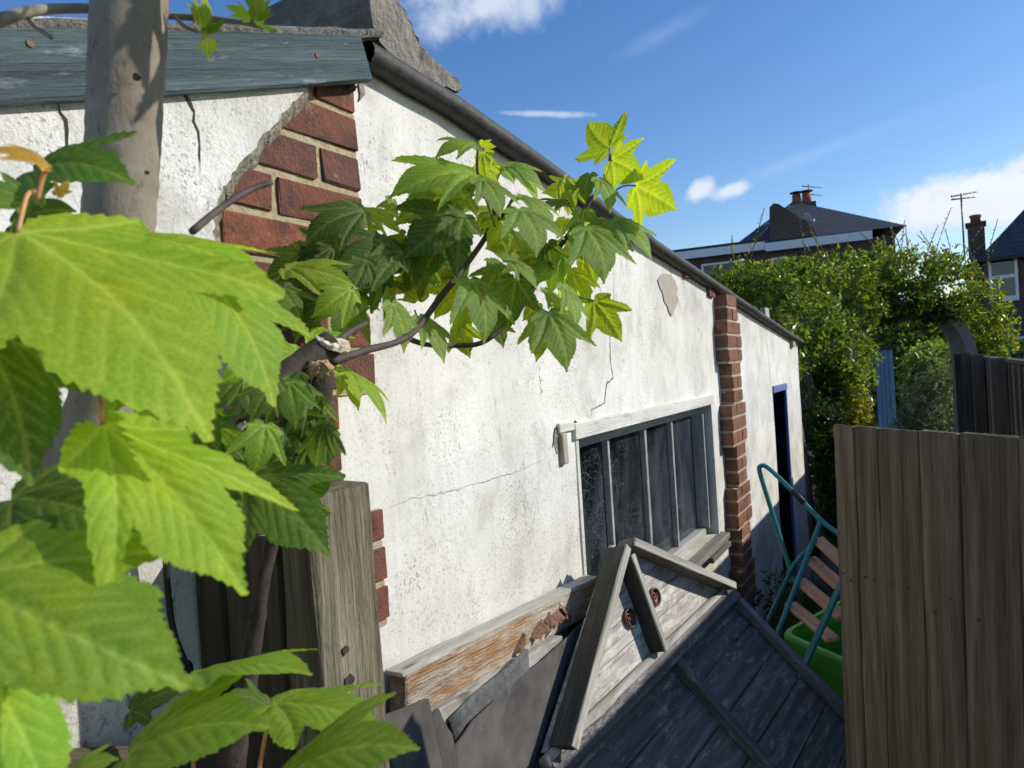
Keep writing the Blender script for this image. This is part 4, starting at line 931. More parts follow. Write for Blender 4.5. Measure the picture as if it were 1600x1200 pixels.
# wood of the tree
def wood():
    def path(px, mat, nm, n=10, wob=0.02, cap=True, sm=6, nv=14):
        A = spline([tuple(P(u, v, d))+(w/2/FPX*d,) for u, v, d, w in px], sm)
        amp = 0.035 if nm == 'trunk' else 0.06
        return tube(nm, [Vector(a[:3])+Vector((0.0025, 0.002, 0))*mnoise.noise(Vector((3, 1, a[2]*9)))*(nm == 'trunk') for a in A], [float(a[3])*(1+amp*mnoise.noise(Vector((len(px), 2, i*0.7)))) for i, a in enumerate(A)], mat, tree, nv, cap, wob, len(px))
    g = P(-10, 1500, 0.72); 
    path([(205, -620, 0.70, 104), (207, -330, 0.70, 110), (206, -160, 0.70, 112), (204, -30, 0.70, 110), (194, 200, 0.70, 106), (187, 330, 0.70, 103), (178, 480, 0.70, 100), (165, 620, 0.70, 100), (112, 740, 0.71, 104), (60, 850, 0.72, 112), (10, 1050, 0.73, 118), (-20, 1400, 0.75, 128), (-30, 2200, 0.78, 140), (-30, 3450, 0.80, 160)], 'bark_smooth', 'trunk', wob=0.010, nv=26, sm=12)
    for u, v, r_ in ((214, 121, 0.0034), (230, 270, 0.0020)):
        c_ = P(u, v, 0.70-0.034); tube('knot', [c_, c_+(CAM-c_).normalized()*0.0015], r_, 'bark_dark', tree, 9, True, 0.3, smooth=False)
    path([(86, 840, 0.72, 90), (190, 740, 0.72, 58), (290, 682, 0.74, 50), (400, 620, 0.80, 46), (470, 570, 0.85, 44), (518, 536, 0.88, 44)], 'bark_dark', 'branch')
    c = P(521, 533, 0.882); dirn = (P(521, 533, 0.882)-P(470, 570, 0.85)).normalized()
    def cut_face(c, n, r, mat, seed):
        fm = frame(n.cross(Vector((0.2, 0.1, 1))), n, c); rr = random.Random(seed); N = 26; vs, fs = [], []
        for k, (f, z) in enumerate(((1.0, -0.006), (1.0, 0.0), (0.72, 0.002), (0.4, 0.0), (0.12, 0.0015))):
            for q in range(N):
                a = 2*math.pi*q/N; w = r*f*(1+0.06*rr.uniform(-1, 1)); vs.append(fm @ Vector((w*math.cos(a), w*math.sin(a)*0.86, z+0.002*rr.uniform(-1, 1))))
        for k in range(4):
            for q in range(N): fs.append([k*N+q, k*N+(q+1) % N, (k+1)*N+(q+1) % N, (k+1)*N+q])
        fs.append([4*N+q for q in range(N)]); return mesh('cut_end', vs, fs, mat, tree)
    tc_ = (CAM-c).normalized(); cut_face(c+tc_*0.008, (dirn*0.5+tc_*0.55+Vector((0, 0, 0.7))).normalized(), 0.023, 'pale_cut', 3)
    path([(445, 815, 0.86, 30), (470, 740, 0.86, 36), (490, 680, 0.86, 38), (500, 600, 0.86, 42), (500, 584, 0.86, 44)], 'bark_dark', 'branch', wob=0.05)
    c = P(497, 580, 0.858)
    tube('cut_end', [P(500, 586, 0.858), c, P(494, 566, 0.858)], [0.0195, 0.0195, 0.014], 'cut_wood', tree, 16, True, 0.18)
    for k in range(30):
        a = P(480+RNG.uniform(0, 34), 566+RNG.uniform(-2, 16), 0.838); b_ = P(476+RNG.uniform(0, 40), 580+RNG.uniform(-6, 22), 0.832)
        tube('wood_fibre', [a, (a+b_)/2+Vector((0, -0.004, 0.004)), b_], RNG.uniform(0.0007, 0.0016), 'cut_wood', tree, 5)
    # split wood lower down
    path([(330, 2400, 0.92, 60), (355, 1300, 0.90, 46), (380, 1090, 0.88, 34), (398, 990, 0.87, 27), (412, 900, 0.86, 22), (440, 800, 0.86, 20), (470, 740, 0.86, 24)], 'bark_dark', 'branch', wob=0.14)
    path([(516, 566, 0.90, 15), (570, 548, 0.95, 12), (640, 524, 1.05, 10), (690, 462, 1.14, 10), (735, 405, 1.20, 9), (765, 358, 1.23, 8), (772, 320, 1.25, 6), (748, 278, 1.24, 5), (746, 232, 1.23, 3.5)], 'stem_dark', 'twig', 6)
    path([(630, 526, 1.04, 10), (665, 538, 1.10, 8), (710, 540, 1.16, 8), (760, 532, 1.20, 8), (815, 480, 1.24, 8), (845, 430, 1.28, 8), (880, 378, 1.32, 8), (905, 345, 1.33, 7), (925, 310, 1.34, 6), (948, 285, 1.34, 6), (955, 240, 1.34, 4)], 'stem_dark', 'twig', 6)
    path([(765, 358, 1.23, 8), (790, 330, 1.23, 6), (800, 312, 1.23, 4)], 'stem_dark', 'twig', 6)
    path([(505, 552, 0.90, 16), (545, 520, 0.95, 11), (572, 505, 0.98, 8)], 'stem_dark', 'twig', 6)
    path([(300, 362, 0.62, 12), (345, 325, 0.66, 11), (390, 297, 0.70, 10), (424, 285, 0.72, 9)], 'stem_dark', 'twig', 6)
    path([(-60, 60, 0.62, 22), (0, 32, 0.64, 20), (60, 16, 0.66, 16), (150, 14, 0.70, 14), (255, 24, 0.72, 11), (330, 30, 0.73, 9), (380, 36, 0.73, 7), (430, 48, 0.73, 4)], 'bark_smooth', 'twig', 6)
    path([(206, -150, 0.70, 40), (300, -260, 0.70, 26), (430, -330, 0.70, 20), (560, -360, 0.70, 14), (720, -380, 0.70, 8)], 'bark_smooth', 'branch', 6)
    path([(46, 30, 0.66, 9), (58, 44, 0.65, 8), (80, 58, 0.64, 8)], 'bark_smooth', 'twig', 6)
    path([(275, 28, 0.72, 7), (290, 42, 0.71, 6), (310, 50, 0.71, 5)], 'bark_smooth', 'twig', 6)
    path([(445, 445, 1.05, 6), (420, 500, 1.0, 7), (412, 545, 0.98, 8)], 'stem_dark', 'twig', 6)
wood()

# ------------------------------------------------------------------ post, shaded boards and cable at the left
def left_fence():
    nc = P(487, 780, 0.92); x0, y0 = nc.x, nc.y
    ztop = nc.z
    r = ray(584, 780); t = (y0-CAM.y)/r.y; x1 = CAM.x+r.x*t
    r = ray(436, 830); t = (x0-CAM.x)/r.x; y1 = CAM.y+r.y*t
    w = x1-x0; dpt = y1-y0
    p = beam('wooden_post', (x0+w/2+0.012, y0+dpt/2, 0), (x0+w/2-0.004, y0+dpt/2, ztop+0.006), dpt, w, (1, 0, 0), 'old_post', None, 0.005, 0.0022, 4, 26)
    tag(p, 'weathered square wooden post with flat top standing in front of the white wall', 'post')
    kn = onY(540, 1030, y0-0.001); tube('knot', [kn+Vector((0, 0.004, 0.012)), kn+Vector((0, -0.0012, 0.012))], 0.0055, 'crack_dark', p, 11, True, 0.4, smooth=False)
    kn = onY(545, 1065, y0-0.001); tube('knot', [kn+Vector((0, 0.004, 0)), kn+Vector((0, -0.0012, 0))], 0.008, 'crack_dark', p, 11, True, 0.4, smooth=False)
    f = thing('board_fence', 'short run of dark vertical boards between the post and the white wall', 'fence', (x0+0.03, (y1-0.05)/2, 0))
    ye = -0.036; n = 3; yy = np.linspace(ye, y1+0.004, n+1)
    for i in range(n):
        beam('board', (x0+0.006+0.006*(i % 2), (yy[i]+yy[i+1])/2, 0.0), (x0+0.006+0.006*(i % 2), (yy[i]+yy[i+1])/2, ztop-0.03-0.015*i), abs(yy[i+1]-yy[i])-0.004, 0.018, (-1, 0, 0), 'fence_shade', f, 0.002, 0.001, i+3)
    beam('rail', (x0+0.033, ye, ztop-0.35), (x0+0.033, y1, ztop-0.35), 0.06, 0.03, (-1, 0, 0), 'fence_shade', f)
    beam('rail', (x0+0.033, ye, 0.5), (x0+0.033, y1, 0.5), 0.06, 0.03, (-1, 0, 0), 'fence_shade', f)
    # lower boards in deep shade under the leaves
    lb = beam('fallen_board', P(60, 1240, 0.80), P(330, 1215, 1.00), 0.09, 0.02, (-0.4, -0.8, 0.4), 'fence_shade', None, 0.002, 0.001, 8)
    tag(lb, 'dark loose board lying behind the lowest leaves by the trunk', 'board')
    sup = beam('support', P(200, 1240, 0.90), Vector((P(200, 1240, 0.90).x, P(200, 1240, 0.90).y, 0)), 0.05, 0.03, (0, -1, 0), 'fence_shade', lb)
    px = [(262, 790, 0.045), (259, 850, 0.04), (262, 920, 0.035), (272, 990, 0.035), (292, 1045, 0.04), (305, 1120, 0.04)]
    pts = [onY(u, v, -0.032-d) for u, v, d in px]; pts += [Vector((pts[-1].x+0.02, -0.08, 0.9)), Vector((pts[-1].x+0.02, -0.08, 0.0))]
    c = tube('black_cable', [Vector(a) for a in spline([tuple(q) for q in pts], 6)], 0.0048, 'black_cable', None, 8)
    tag(c, 'thin black cable hanging down the white wall beside the trunk', 'cable')
left_fence()

# ------------------------------------------------------------------ dismantled shed panels under the window
A = onY(956, 850, -0.13); zB = 1.73
B = P(850, 1178, zB); C = P(1130, 914, 1.545*zB)
NG = (C-B).cross(A-B).normalized()
if NG.y > 0: NG = -NG
BD = (C-B).normalized(); MID = (B+C)/2; HD = (A-MID); HD = HD-BD*HD.dot(BD); HH = HD.length; HD.normalize()
HALF = (C-B).length/2
apx = (A-MID).dot(BD)
def gable():
    g = thing('gable_panel', 'pale weathered triangular gable panel with two round brown vents leaning on the wall', 'panel', tuple(MID))
    def Q(x, h, n=0.0): return MID+BD*x+HD*h+NG*n
    nb = 5
    for i in range(nb):
        h0, h1 = HH*i/nb, HH*(i+1)/nb-0.003
        def xl(h): return -HALF+(HALF+apx)*h/HH
        def xr(h): return HALF-(HALF-apx)*h/HH
        poly = [Q(xl(h0)+0.004, h0), Q(xr(h0)-0.004, h0), Q(xr(h1)-0.004, h1)] + ([Q(xl(h1)+0.004, h1)] if i < nb-1 else [])
        if i == nb-1: poly = [Q(xl(h0)+0.004, h0), Q(xr(h0)-0.004, h0), Q(apx, h1)]
        # own local frame so that the grain runs along the board
        fm = frame(BD, NG, Q(0, h0)); inv = fm.inverted(); n = len(poly)
        off = NG*(-0.014); vs = [inv @ p for p in poly]+[inv @ (p+off) for p in poly]
        fs = [list(range(n)), list(range(2*n-1, n-1, -1))]+[[k, k+n, (k+1) % n+n, (k+1) % n] for k in range(n)]
        bd_ = fix_normals(mesh('board', vs, fs, 'gable_board', g, False, fm))
        for xx in (xl(h0)+0.09, xr(h0)-0.10):
            if xx < apx-0.02 or xx > apx+0.02: tube('nail', [Q(xx, (h0+h1)/2, 0.0), Q(xx, (h0+h1)/2, 0.0012)], 0.0028, 'rust_metal', bd_, 7, smooth=False)
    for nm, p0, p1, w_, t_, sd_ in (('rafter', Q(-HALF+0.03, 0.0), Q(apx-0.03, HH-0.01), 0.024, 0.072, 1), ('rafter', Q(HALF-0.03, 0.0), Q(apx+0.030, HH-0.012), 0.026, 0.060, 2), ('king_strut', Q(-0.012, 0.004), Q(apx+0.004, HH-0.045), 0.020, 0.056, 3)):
        bb = beam(nm, p0+NG*t_/2, p1+NG*t_/2, w_, t_, NG, 'shaded_timber' if sd_ != 2 else 'grey_timber', g, 0.003, 0.001, sd_)
        beam('lit_edge', p0+NG*(t_+0.0045), p1+NG*(t_+0.0045), w_+0.002, 0.008, NG, 'pale_timber', bb, 0.002, 0.001, sd_+5)  # added pale strip paints the sunlit front edge of each timber
    bl = [Q(-HALF-0.02, -0.016, 0.012+0.0), Q(-HALF/2, -0.014, 0.013), Q(HALF/2, -0.015, 0.012), Q(HALF+0.02, -0.016, 0.012)]
    tube('bottom_rail', [Vector(a) for a in spline([tuple(q) for q in bl], 6)], 0.019, 'pale_timber', g, 10, True, 0.05)
    # round vents with a raised rim and a moulded scroll
    for u, v, r in ((981, 966, 0.030), (1021, 933, 0.030)):
        d = ray(u, v); t = (MID-CAM).dot(NG)/d.dot(NG); c = CAM+d*t; fm = frame(BD, NG, c+NG*0.002)
        def ring(rr, zz, n=28): return [fm @ Vector((rr*math.cos(2*math.pi*k/n), rr*math.sin(2*math.pi*k/n), zz)) for k in range(n)]
        prof = [(r, 0.0), (r, 0.008), (r*0.97, 0.010), (r*0.86, 0.010), (r*0.82, 0.006), (r*0.82, 0.002), (0.0001, 0.0015)]
        vs = sum([ring(a, b_) for a, b_ in prof], []); n = 28
        fs = [[i*n+k, i*n+(k+1) % n, (i+1)*n+(k+1) % n, (i+1)*n+k] for i in range(len(prof)-1) for k in range(n)]
        ve = mesh('vent', vs, fs, 'brown_plastic', g, True)
        for ang, s in ((0.3, 1), (2.4, 1), (4.5, 1)):
            pts = []
            for k in range(9):
                f = k/8; a = ang+2.2*f; rr = r*(0.08+0.62*f); pts.append(fm @ Vector((rr*math.cos(a), rr*math.sin(a), 0.004)))
            tube('scroll', pts, [0.0032*(1-0.5*k/8) for k in range(9)], 'terracotta', ve, 6)
gable()
def wall_panel():
    # direction across the panel: square to the top edge and along the photographed right-hand rail
    d = ray(1325, 1116); c0 = C; bdir = BD
    t = (c0-CAM).dot(bdir)/d.dot(bdir); D = CAM+d*t
    e = (D-c0); e = (e-bdir*e.dot(bdir)); e.normalize()
    L = 1.25
    n = bdir.cross(e).normalized(); n = n if n.dot(CAM-c0) > 0 else -n
    print('PANEL e', e, 'L', L, 'n', n, 'B', B, 'C', C)
    g = thing('wall_panel', 'dark weathered boarded shed panel with battens sloping down to the ground', 'panel', tuple((B+C)/2+e*L))
    O = (B+C)/2-HD*0.03+NG*0.0
    def Q(x, y, z=0.0): return O+bdir*x+e*y+n*z
    w = HALF+0.01; bw = 0.118; k = 0; y = 0.02; i = 0
    while y < L-0.02:
        beam('board', Q(-w, y+bw/2, -0.008+0.002*(i % 2)), Q(w, y+bw/2, -0.008+0.002*(i % 2)), bw-0.004, 0.014, n, 'slate_board', g, 0.002, 0.0008, i); y += bw; i += 1
    beam('top_rail', Q(-w-0.01, 0.022, 0.018), Q(w+0.005, 0.022, 0.018), 0.052, 0.036, n, 'slate_board', g, 0.004, 0.001, 41)
    for x in (-w+0.02, w-0.02): beam('side_rail', Q(x, 0.05, 0.018), Q(x, L, 0.018), 0.038, 0.036, n, 'slate_board', g, 0.004, 0.001, 42)
    beam('batten', Q(0.05, 0.05, 0.018), Q(0.05, L, 0.018), 0.036, 0.036, n, 'slate_board', g, 0.004, 0.001, 44)
wall_panel()
def rubble():
    # peeling timber against the wall, with a thinner one below it
    a = onY(633, 1050, -0.06)
    z = a.z
    t = beam('timber_plank', (a.x-0.0, -0.036, z-0.058), (a.x+0.98, -0.036, z-0.138), 0.050, 0.098, (0, 0, 1), 'peeling_plank', None, 0.004, 0.002, 3, 20)
    tag(t, 'thick peeling orange-brown timber lying along the foot of the white wall', 'timber')
    for x in (0.12, 0.85): beam('prop', (a.x+x, -0.045, z-0.112-0.082*x), (a.x+x, -0.045, 0), 0.05, 0.06, (0, -1, 0), 'fence_shade', t)
    beam('capping', (a.x-0.01, -0.036, z-0.004), (a.x+0.98, -0.036, z-0.084), 0.048, 0.010, (0, 0, 1), 'pale_timber', t, 0.002, 0.0015, 6, 14)
    q = onY(672, 1112, -0.085)
    t2 = beam('batten', (q.x-0.02, -0.078, q.z-0.022), (q.x+0.6, -0.078, q.z-0.075), 0.03, 0.04, (0, 0, 1), 'pale_timber', None, 0.003, 0.002, 7, 12)
    tag(t2, 'thin pale batten lying just below the peeling timber', 'timber')
    beam('prop', (q.x+0.3, -0.078, q.z-0.07), (q.x+0.3, -0.078, 0), 0.04, 0.03, (0, -1, 0), 'fence_shade', t2)
    # the sloping near part of the same heap
    def tri_sheet(nm, pts, mat, label, seed, th=0.007):
        bm = bmesh.new(); vv = [bm.verts.new(p) for p in pts]; bm.faces.new(vv); bmesh.ops.triangulate(bm, faces=bm.faces[:])
        bmesh.ops.subdivide_edges(bm, edges=bm.edges[:], cuts=5, use_grid_fill=True)
        for v in bm.verts:
            v.co += Vector((0.004, 0.012, 0.006))*mnoise.noise(v.co*7+Vector((seed, 0, 0)))
        bmesh.ops.recalc_face_normals(bm, faces=bm.faces)
        me = bpy.data.meshes.new(nm); bm.to_mesh(me); bm.free(); me.materials.append(MATS[mat]); me.polygons.foreach_set('use_smooth', [True]*len(me.polygons))
        o = link(bpy.data.objects.new(nm, me)); md = o.modifiers.new('thick', 'SOLIDIFY'); md.thickness = th; md.offset = 0
        tag(o, label, 'roofing felt'); return o
    lo = lambda p, dy: Vector((p.x+0.02, p.y-dy, 0.012))
    a1, a2, a3 = onY(925, 962, -0.100), onY(735, 1125, -0.108), onY(705, 1165, -0.112)
    tri_sheet('roofing_felt', [a1, a2, a3, lo(a3, 0.12), lo(a2, 0.06), lo(a1, 0.02)], 'loose_felt', 'large dark grey felt sheet sloping down between the torn felt and the gable panel', 3)
    b1, b2, b3 = onY(822, 1012, -0.098), onY(700, 1122, -0.098), onY(716, 1180, -0.105)
    tri_sheet('roofing_felt', [b1, b2, b3, lo(b3, 0.04), lo(b1, 0.0)], 'mineral_felt', 'paler gritty felt strip showing behind the large dark felt sheet', 4)
    top = [(597, 1118), (622, 1108), (655, 1096), (668, 1092), (672, 1118), (684, 1108), (692, 1128), (706, 1150)]
    tp = [onY(u, v, -0.135) for u, v in top]
    tri_sheet('roofing_felt', tp+[lo(tp[-1], 0.2), lo(tp[0], 0.2)], 'loose_felt', 'torn black felt with ragged top edge in front of the peeling timber end', 5)
    # dead leaves caught on the ledge
    for i, (u, v, s) in enumerate(((845, 990, 0.055), (858, 980, 0.07), (872, 972, 0.06), (886, 968, 0.07), (818, 1010, 0.05))):
        c = onY(u, v, -0.075); r = random.Random(i+3); me, tp_ = leaf_mesh(900+i, False, 1.6, 0.9, 0.5, 0.5)
        me.materials.clear(); me.materials.append(MATS['dead_leaf'])
        mw = Matrix.Translation(c) @ Matrix.Rotation(r.uniform(-1.2, 1.2), 4, 'Y') @ Matrix.Rotation(1.2+r.uniform(-0.3, 0.5), 4, 'X') @ Matrix.Rotation(r.uniform(-0.6, 0.6), 4, 'Z') @ Matrix.Scale(s*0.95, 4)
        o = link(bpy.data.objects.new('dead_leaf', me), None, mw)
        tag(o, ('leftmost of the four clustered dead leaves on the felt edge', 'large upright dead leaf second from the left in the felt-edge cluster', 'curled dead leaf third from the left in the felt-edge cluster', 'dead leaf nearest the gable panel rafter', 'single dead leaf lying apart, left of the dead leaf cluster')[i], 'dead leaf', 'dead leaves on the felt')
rubble()

# ------------------------------------------------------------------ garden seat and tub in the alley
def seat():
    D = 3.0
    s = thing('garden_chair', 'teal tubular steel frame with four bare wooden slats tipped up beside the shed door', 'seat', (P(1240, 960, D).x, P(1240, 960, D).y, 0))
    def tb(px, r=0.0105, nm='frame_tube', sm=5): 
        return tube(nm, [Vector(a) for a in spline([tuple(P(*q)) for q in px], sm)], r, 'teal_metal', s, 10)
    def gnd(u, v, d, u2, v2, d2):
        a, b_ = P(u, v, d), P(u2, v2, d2); t = a.z/(a.z-b_.z); return a+(b_-a)*t
    tb([(1241, 908, 3.0), (1222, 850, 3.05), (1200, 780, 3.1), (1187, 737, 3.13), (1189, 728, 3.13), (1200, 731, 3.12), (1235, 764, 3.02), (1284, 814, 2.88), (1320, 842, 2.78), (1390, 905, 2.6)], sm=6)
    e = gnd(1284, 812, 2.88, 1215, 990, 2.80); tube('frame_tube', [P(1284, 812, 2.88), e], 0.0105, 'teal_metal', s, 10)
    e = gnd(1240, 885, 3.0, 1202, 970, 3.02); tube('frame_tube', [P(1266, 855, 2.98), P(1240, 882, 3.0), P(1234, 894, 3.0), e], 0.0105, 'teal_metal', s, 10)
    e = gnd(1316, 910, 2.58, 1260, 1032, 2.52); tube('frame_tube', [P(1345, 850, 2.6), P(1316, 910, 2.58), e], 0.0125, 'teal_metal', s, 10)
    tube('grip', [P(1238, 767, 3.01), P(1258, 787, 2.955)], 0.0128, 'black_cable', s, 10)
    tube('joint_plate', [P(1241, 902, 2.995), P(1240, 912, 2.995)], 0.016, 'teal_metal', s, 8)
    for i, (u, v, d, u2, v2, d2) in enumerate(((1277, 842, 2.90, 1345, 905, 2.62), (1265, 873, 2.89, 1334, 935, 2.60), (1250, 907, 2.88, 1318, 966, 2.58), (1235, 944, 2.87, 1302, 1000, 2.56))):
        beam('slat', P(u, v, d), P(u2, v2, d2), 0.055, 0.020, (-0.5, -0.25, 0.8), 'slat_wood', s, 0.004, 0.001, i+60)
    t = thing('plastic_tub', 'bright green plastic tub standing in the shade in front of the wooden slats', 'tub', (P(1330, 1010, 3.1).x, P(1330, 1010, 3.1).y, 0))
    c0 = P(1226, 988, 3.05); c1 = P(1330, 928, 3.2); ax = c1-c0; ax.z = 0; Lx = ax.length+0.25; ax.normalize(); ay = Vector((ax.y, -ax.x, 0)); 
    if ay.dot(CAM-c0) < 0: ay = -ay
    zt = c0.z; Wd = 0.42; vs, fs = [], []
    def ringp(f, z, grow, rad=0.05):
        out = []; lx, ly = Lx*(0.5)+grow, Wd*0.5+grow; cen = c0+ax*Lx/2+ay*Wd*0.5
        for sx, sy, a0 in ((1, 1, 0), (-1, 1, 90), (-1, -1, 180), (1, -1, 270)):
            for q in range(5):
                th = math.radians(a0+q*22.5); p = cen+ax*(sx*(lx-rad)+rad*math.cos(th))+ay*(sy*(ly-rad)+rad*math.sin(th)); out.append(Vector((p.x, p.y, z+(z/zt)*0.22*(p-c0).dot(ax))))
        return out
    prof = [(0.01, -0.06), (zt-0.10, -0.015), (zt-0.085, -0.014), (zt-0.08, 0.014), (zt-0.012, 0.018), (zt, 0.012), (zt, -0.006), (zt-0.05, -0.02), (0.03, -0.068)]
    for z, g in prof: vs += ringp(0, z, g)
    n = 20
    for i in range(len(prof)-1):
        for k in range(n): fs.append([i*n+k, i*n+(k+1) % n, (i+1)*n+(k+1) % n, (i+1)*n+k])
    fs.append([(len(prof)-1)*n+k for k in range(n)]); fs.append(list(range(n)))
    fix_normals(mesh('tub_body', vs, fs, 'green_plastic', t, False))
seat()

# ------------------------------------------------------------------ fences on the right
def near_fence():
    K = 0.6
    a, b_ = P(1312, 664, 2.23*K), P(1600, 689, 1.70*K); d = b_-a; d.z = 0; d.normalize(); nrm = Vector((d.y, -d.x, 0)); nrm = nrm if nrm.dot(CAM-a) > 0 else -nrm
    f = thing('close_board_fence', 'tall brown close-board fence panel in shade at the right edge, nearest the camera', 'fence', (a.x, a.y, 0))
    us = [1313, 1346, 1383, 1446, 1509, 1602, 1690, 1780]; tops = [664, 666, 671, 674, 679, 685, 690, 700]
    pos = []
    for u in us:
        r = ray(u, 800); den = r.x*d.y-r.y*d.x; w = a-CAM; t = (w.x*d.y-w.y*d.x)/den; p = CAM+r*t; pos.append((Vector((p.x, p.y, 0))-Vector((a.x, a.y, 0))).dot(d))
    lean = Vector((0.0, 0.0, 0))
    for i in range(len(pos)-1):
        s0, s1 = pos[i], pos[i+1]; m_ = (s0+s1)/2; base = Vector((a.x, a.y, 0))+d*m_
        rt = ray((us[i]+us[i+1])/2, tops[i]); zt = CAM.z+rt.z*((base-Vector((CAM.x, CAM.y, 0))).length/math.hypot(rt.x, rt.y))
        off = Vector((0, 0, 0)); foot = base+off-d*0.055
        bb = beam('board', foot, base+off+Vector((0, 0, zt)), (s1-s0)-0.0012, 0.014, nrm+d*(0.05*((i*7) % 3-1)), 'fence_brown', f, 0.002, 0.0009, i+20, 16)
    for i in range(1, len(pos)-1):
        q = Vector((a.x, a.y, 0))+d*pos[i]-nrm*0.017
        beam('backing_board', q-d*0.055, q+Vector((0, 0, a.z-0.05)), 0.05, 0.012, nrm, 'fence_dark', f, 0.002, 0.001, i+90, 4)
    base = Vector((a.x, a.y, 0))
    beam('edge_trim', base-nrm*0.03+d*0.006-d*0.055, base-nrm*0.03+d*0.006+Vector((0, 0, a.z-0.006)), 0.03, 0.045, nrm, 'fence_brown', f, 0.003, 0.001, 31, 14)
    for z in (0.35, 1.0, a.z-0.3): beam('rail', base-nrm*0.04+d*0.03+Vector((0, 0, z)), base-nrm*0.04+d*pos[-1]+Vector((0, 0, z)), 0.07, 0.035, nrm, 'fence_dark', f)
    rn = random.Random(9)
    for i in range(len(pos)-1):
        for z in (0.36, 1.02, a.z-0.295):
            for f_ in (0.28, 0.72):
                p = Vector((a.x, a.y, 0))+d*(pos[i]+(pos[i+1]-pos[i])*(f_+rn.uniform(-.08, .08))-0.055*(1-z/a.z))+nrm*0.0085+Vector((0, 0, z+rn.uniform(-.02, .02)))
                tube('nail', [p, p+nrm*0.002], 0.0022, 'rust_metal', f, 7, smooth=False)
near_fence()
def alley_fence():
    Yf = -1.5; zt = GZ-0.70
    f = thing('alley_fence', 'long dark timber fence running along the far right side of the alley', 'fence', (6.5, Yf, 0))
    x = 0.7; i = 0
    while x < 11.2:
        hz = zt+0.012*math.sin(i*2.1)
        beam('board', (x+0.07, Yf+0.008*(i % 2), 0.0), (x+0.07, Yf+0.008*(i % 2), hz), 0.15, 0.014, (0.03, 1, 0), 'fence_dark', f, 0.002, 0.001, i+200, 3)
        if i % 13 == 0: beam('post', (x, Yf-0.03+0.09, 0), (x, Yf-0.03+0.09, hz+0.05), 0.09, 0.09, (0, 1, 0), 'fence_dark', f, 0.004, 0.001, i+400, 3)
        x += 0.14; i += 1
    for z in (0.4, 1.2, zt-0.12): beam('rail', (0.7, Yf-0.03, z), (11.2, Yf-0.03, z), 0.08, 0.04, (0, 1, 0), 'fence_dark', f, sub=0)
    beam('capping', (0.7, Yf, zt+0.02), (11.2, Yf, zt+0.02), 0.06, 0.02, (0, 0, 1), 'fence_dark', f, sub=0)
alley_fence()

# ------------------------------------------------------------------ foliage
def foliage(name, blobs, n, size, mat, parent, seed, tone=(0.0, 0.8), shell=0.55, clip=None, aspect=1.9):
    """thousands of small folded leaves spread through uneven clumps"""
    r = np.random.RandomState(seed); w = np.array([b[1][0]*b[1][1]*0.5+b[1][0]*b[1][2] for b in blobs]); w = w/w.sum()
    V, Fc, T = [], [], []
    cnt = r.multinomial(n, w)
    for (c, rad, *tn), k in zip(blobs, cnt):
        ncl = max(4, k//9); cc = r.normal(size=(ncl, 3)); cc /= np.linalg.norm(cc, axis=1)[:, None]
        rr = (shell+(1-shell)*r.rand(ncl))*(1+0.20*r.normal(size=ncl)*0.6); cc = cc*rr[:, None]*np.array(rad)+np.array(c)
        for q in range(ncl):
            dirn = r.normal(size=3)*0.6+np.array([0, 0, 0.5]); dirn /= np.linalg.norm(dirn)
            for j in range(9):
                p = cc[q]+dirn*size*(j*0.55-1.5)+r.normal(size=3)*size*0.5
                if p[2] < 0.02 or (clip and clip(p)): continue
                a = r.normal(size=3); a /= np.linalg.norm(a); b_ = np.cross(a, r.normal(size=3)); b_ /= np.linalg.norm(b_); nn_ = np.cross(a, b_)
                s = size*(0.6+0.8*r.rand()); base = len(V)
                V += [p-a*s*aspect*0.5, p+b_*s*0.42+nn_*s*0.14, p+a*s*aspect*0.5, p-b_*s*0.42+nn_*s*0.14]
                Fc += [[base, base+1, base+2], [base, base+2, base+3]]
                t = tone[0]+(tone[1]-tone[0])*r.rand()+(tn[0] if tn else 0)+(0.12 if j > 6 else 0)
                T += [min(1, max(0, t))]*4
    o = mesh(name, V, Fc, mat, parent); at = o.data.attributes.new('tone', 'FLOAT', 'POINT'); at.data.foreach_set('value', np.array(T, np.float32))
    o['kind'] = 'stuff'; return o
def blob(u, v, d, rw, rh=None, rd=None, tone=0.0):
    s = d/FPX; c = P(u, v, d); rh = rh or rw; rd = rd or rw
    return (tuple(c), (rw*s*0.9, rd*s, rh*s), tone)
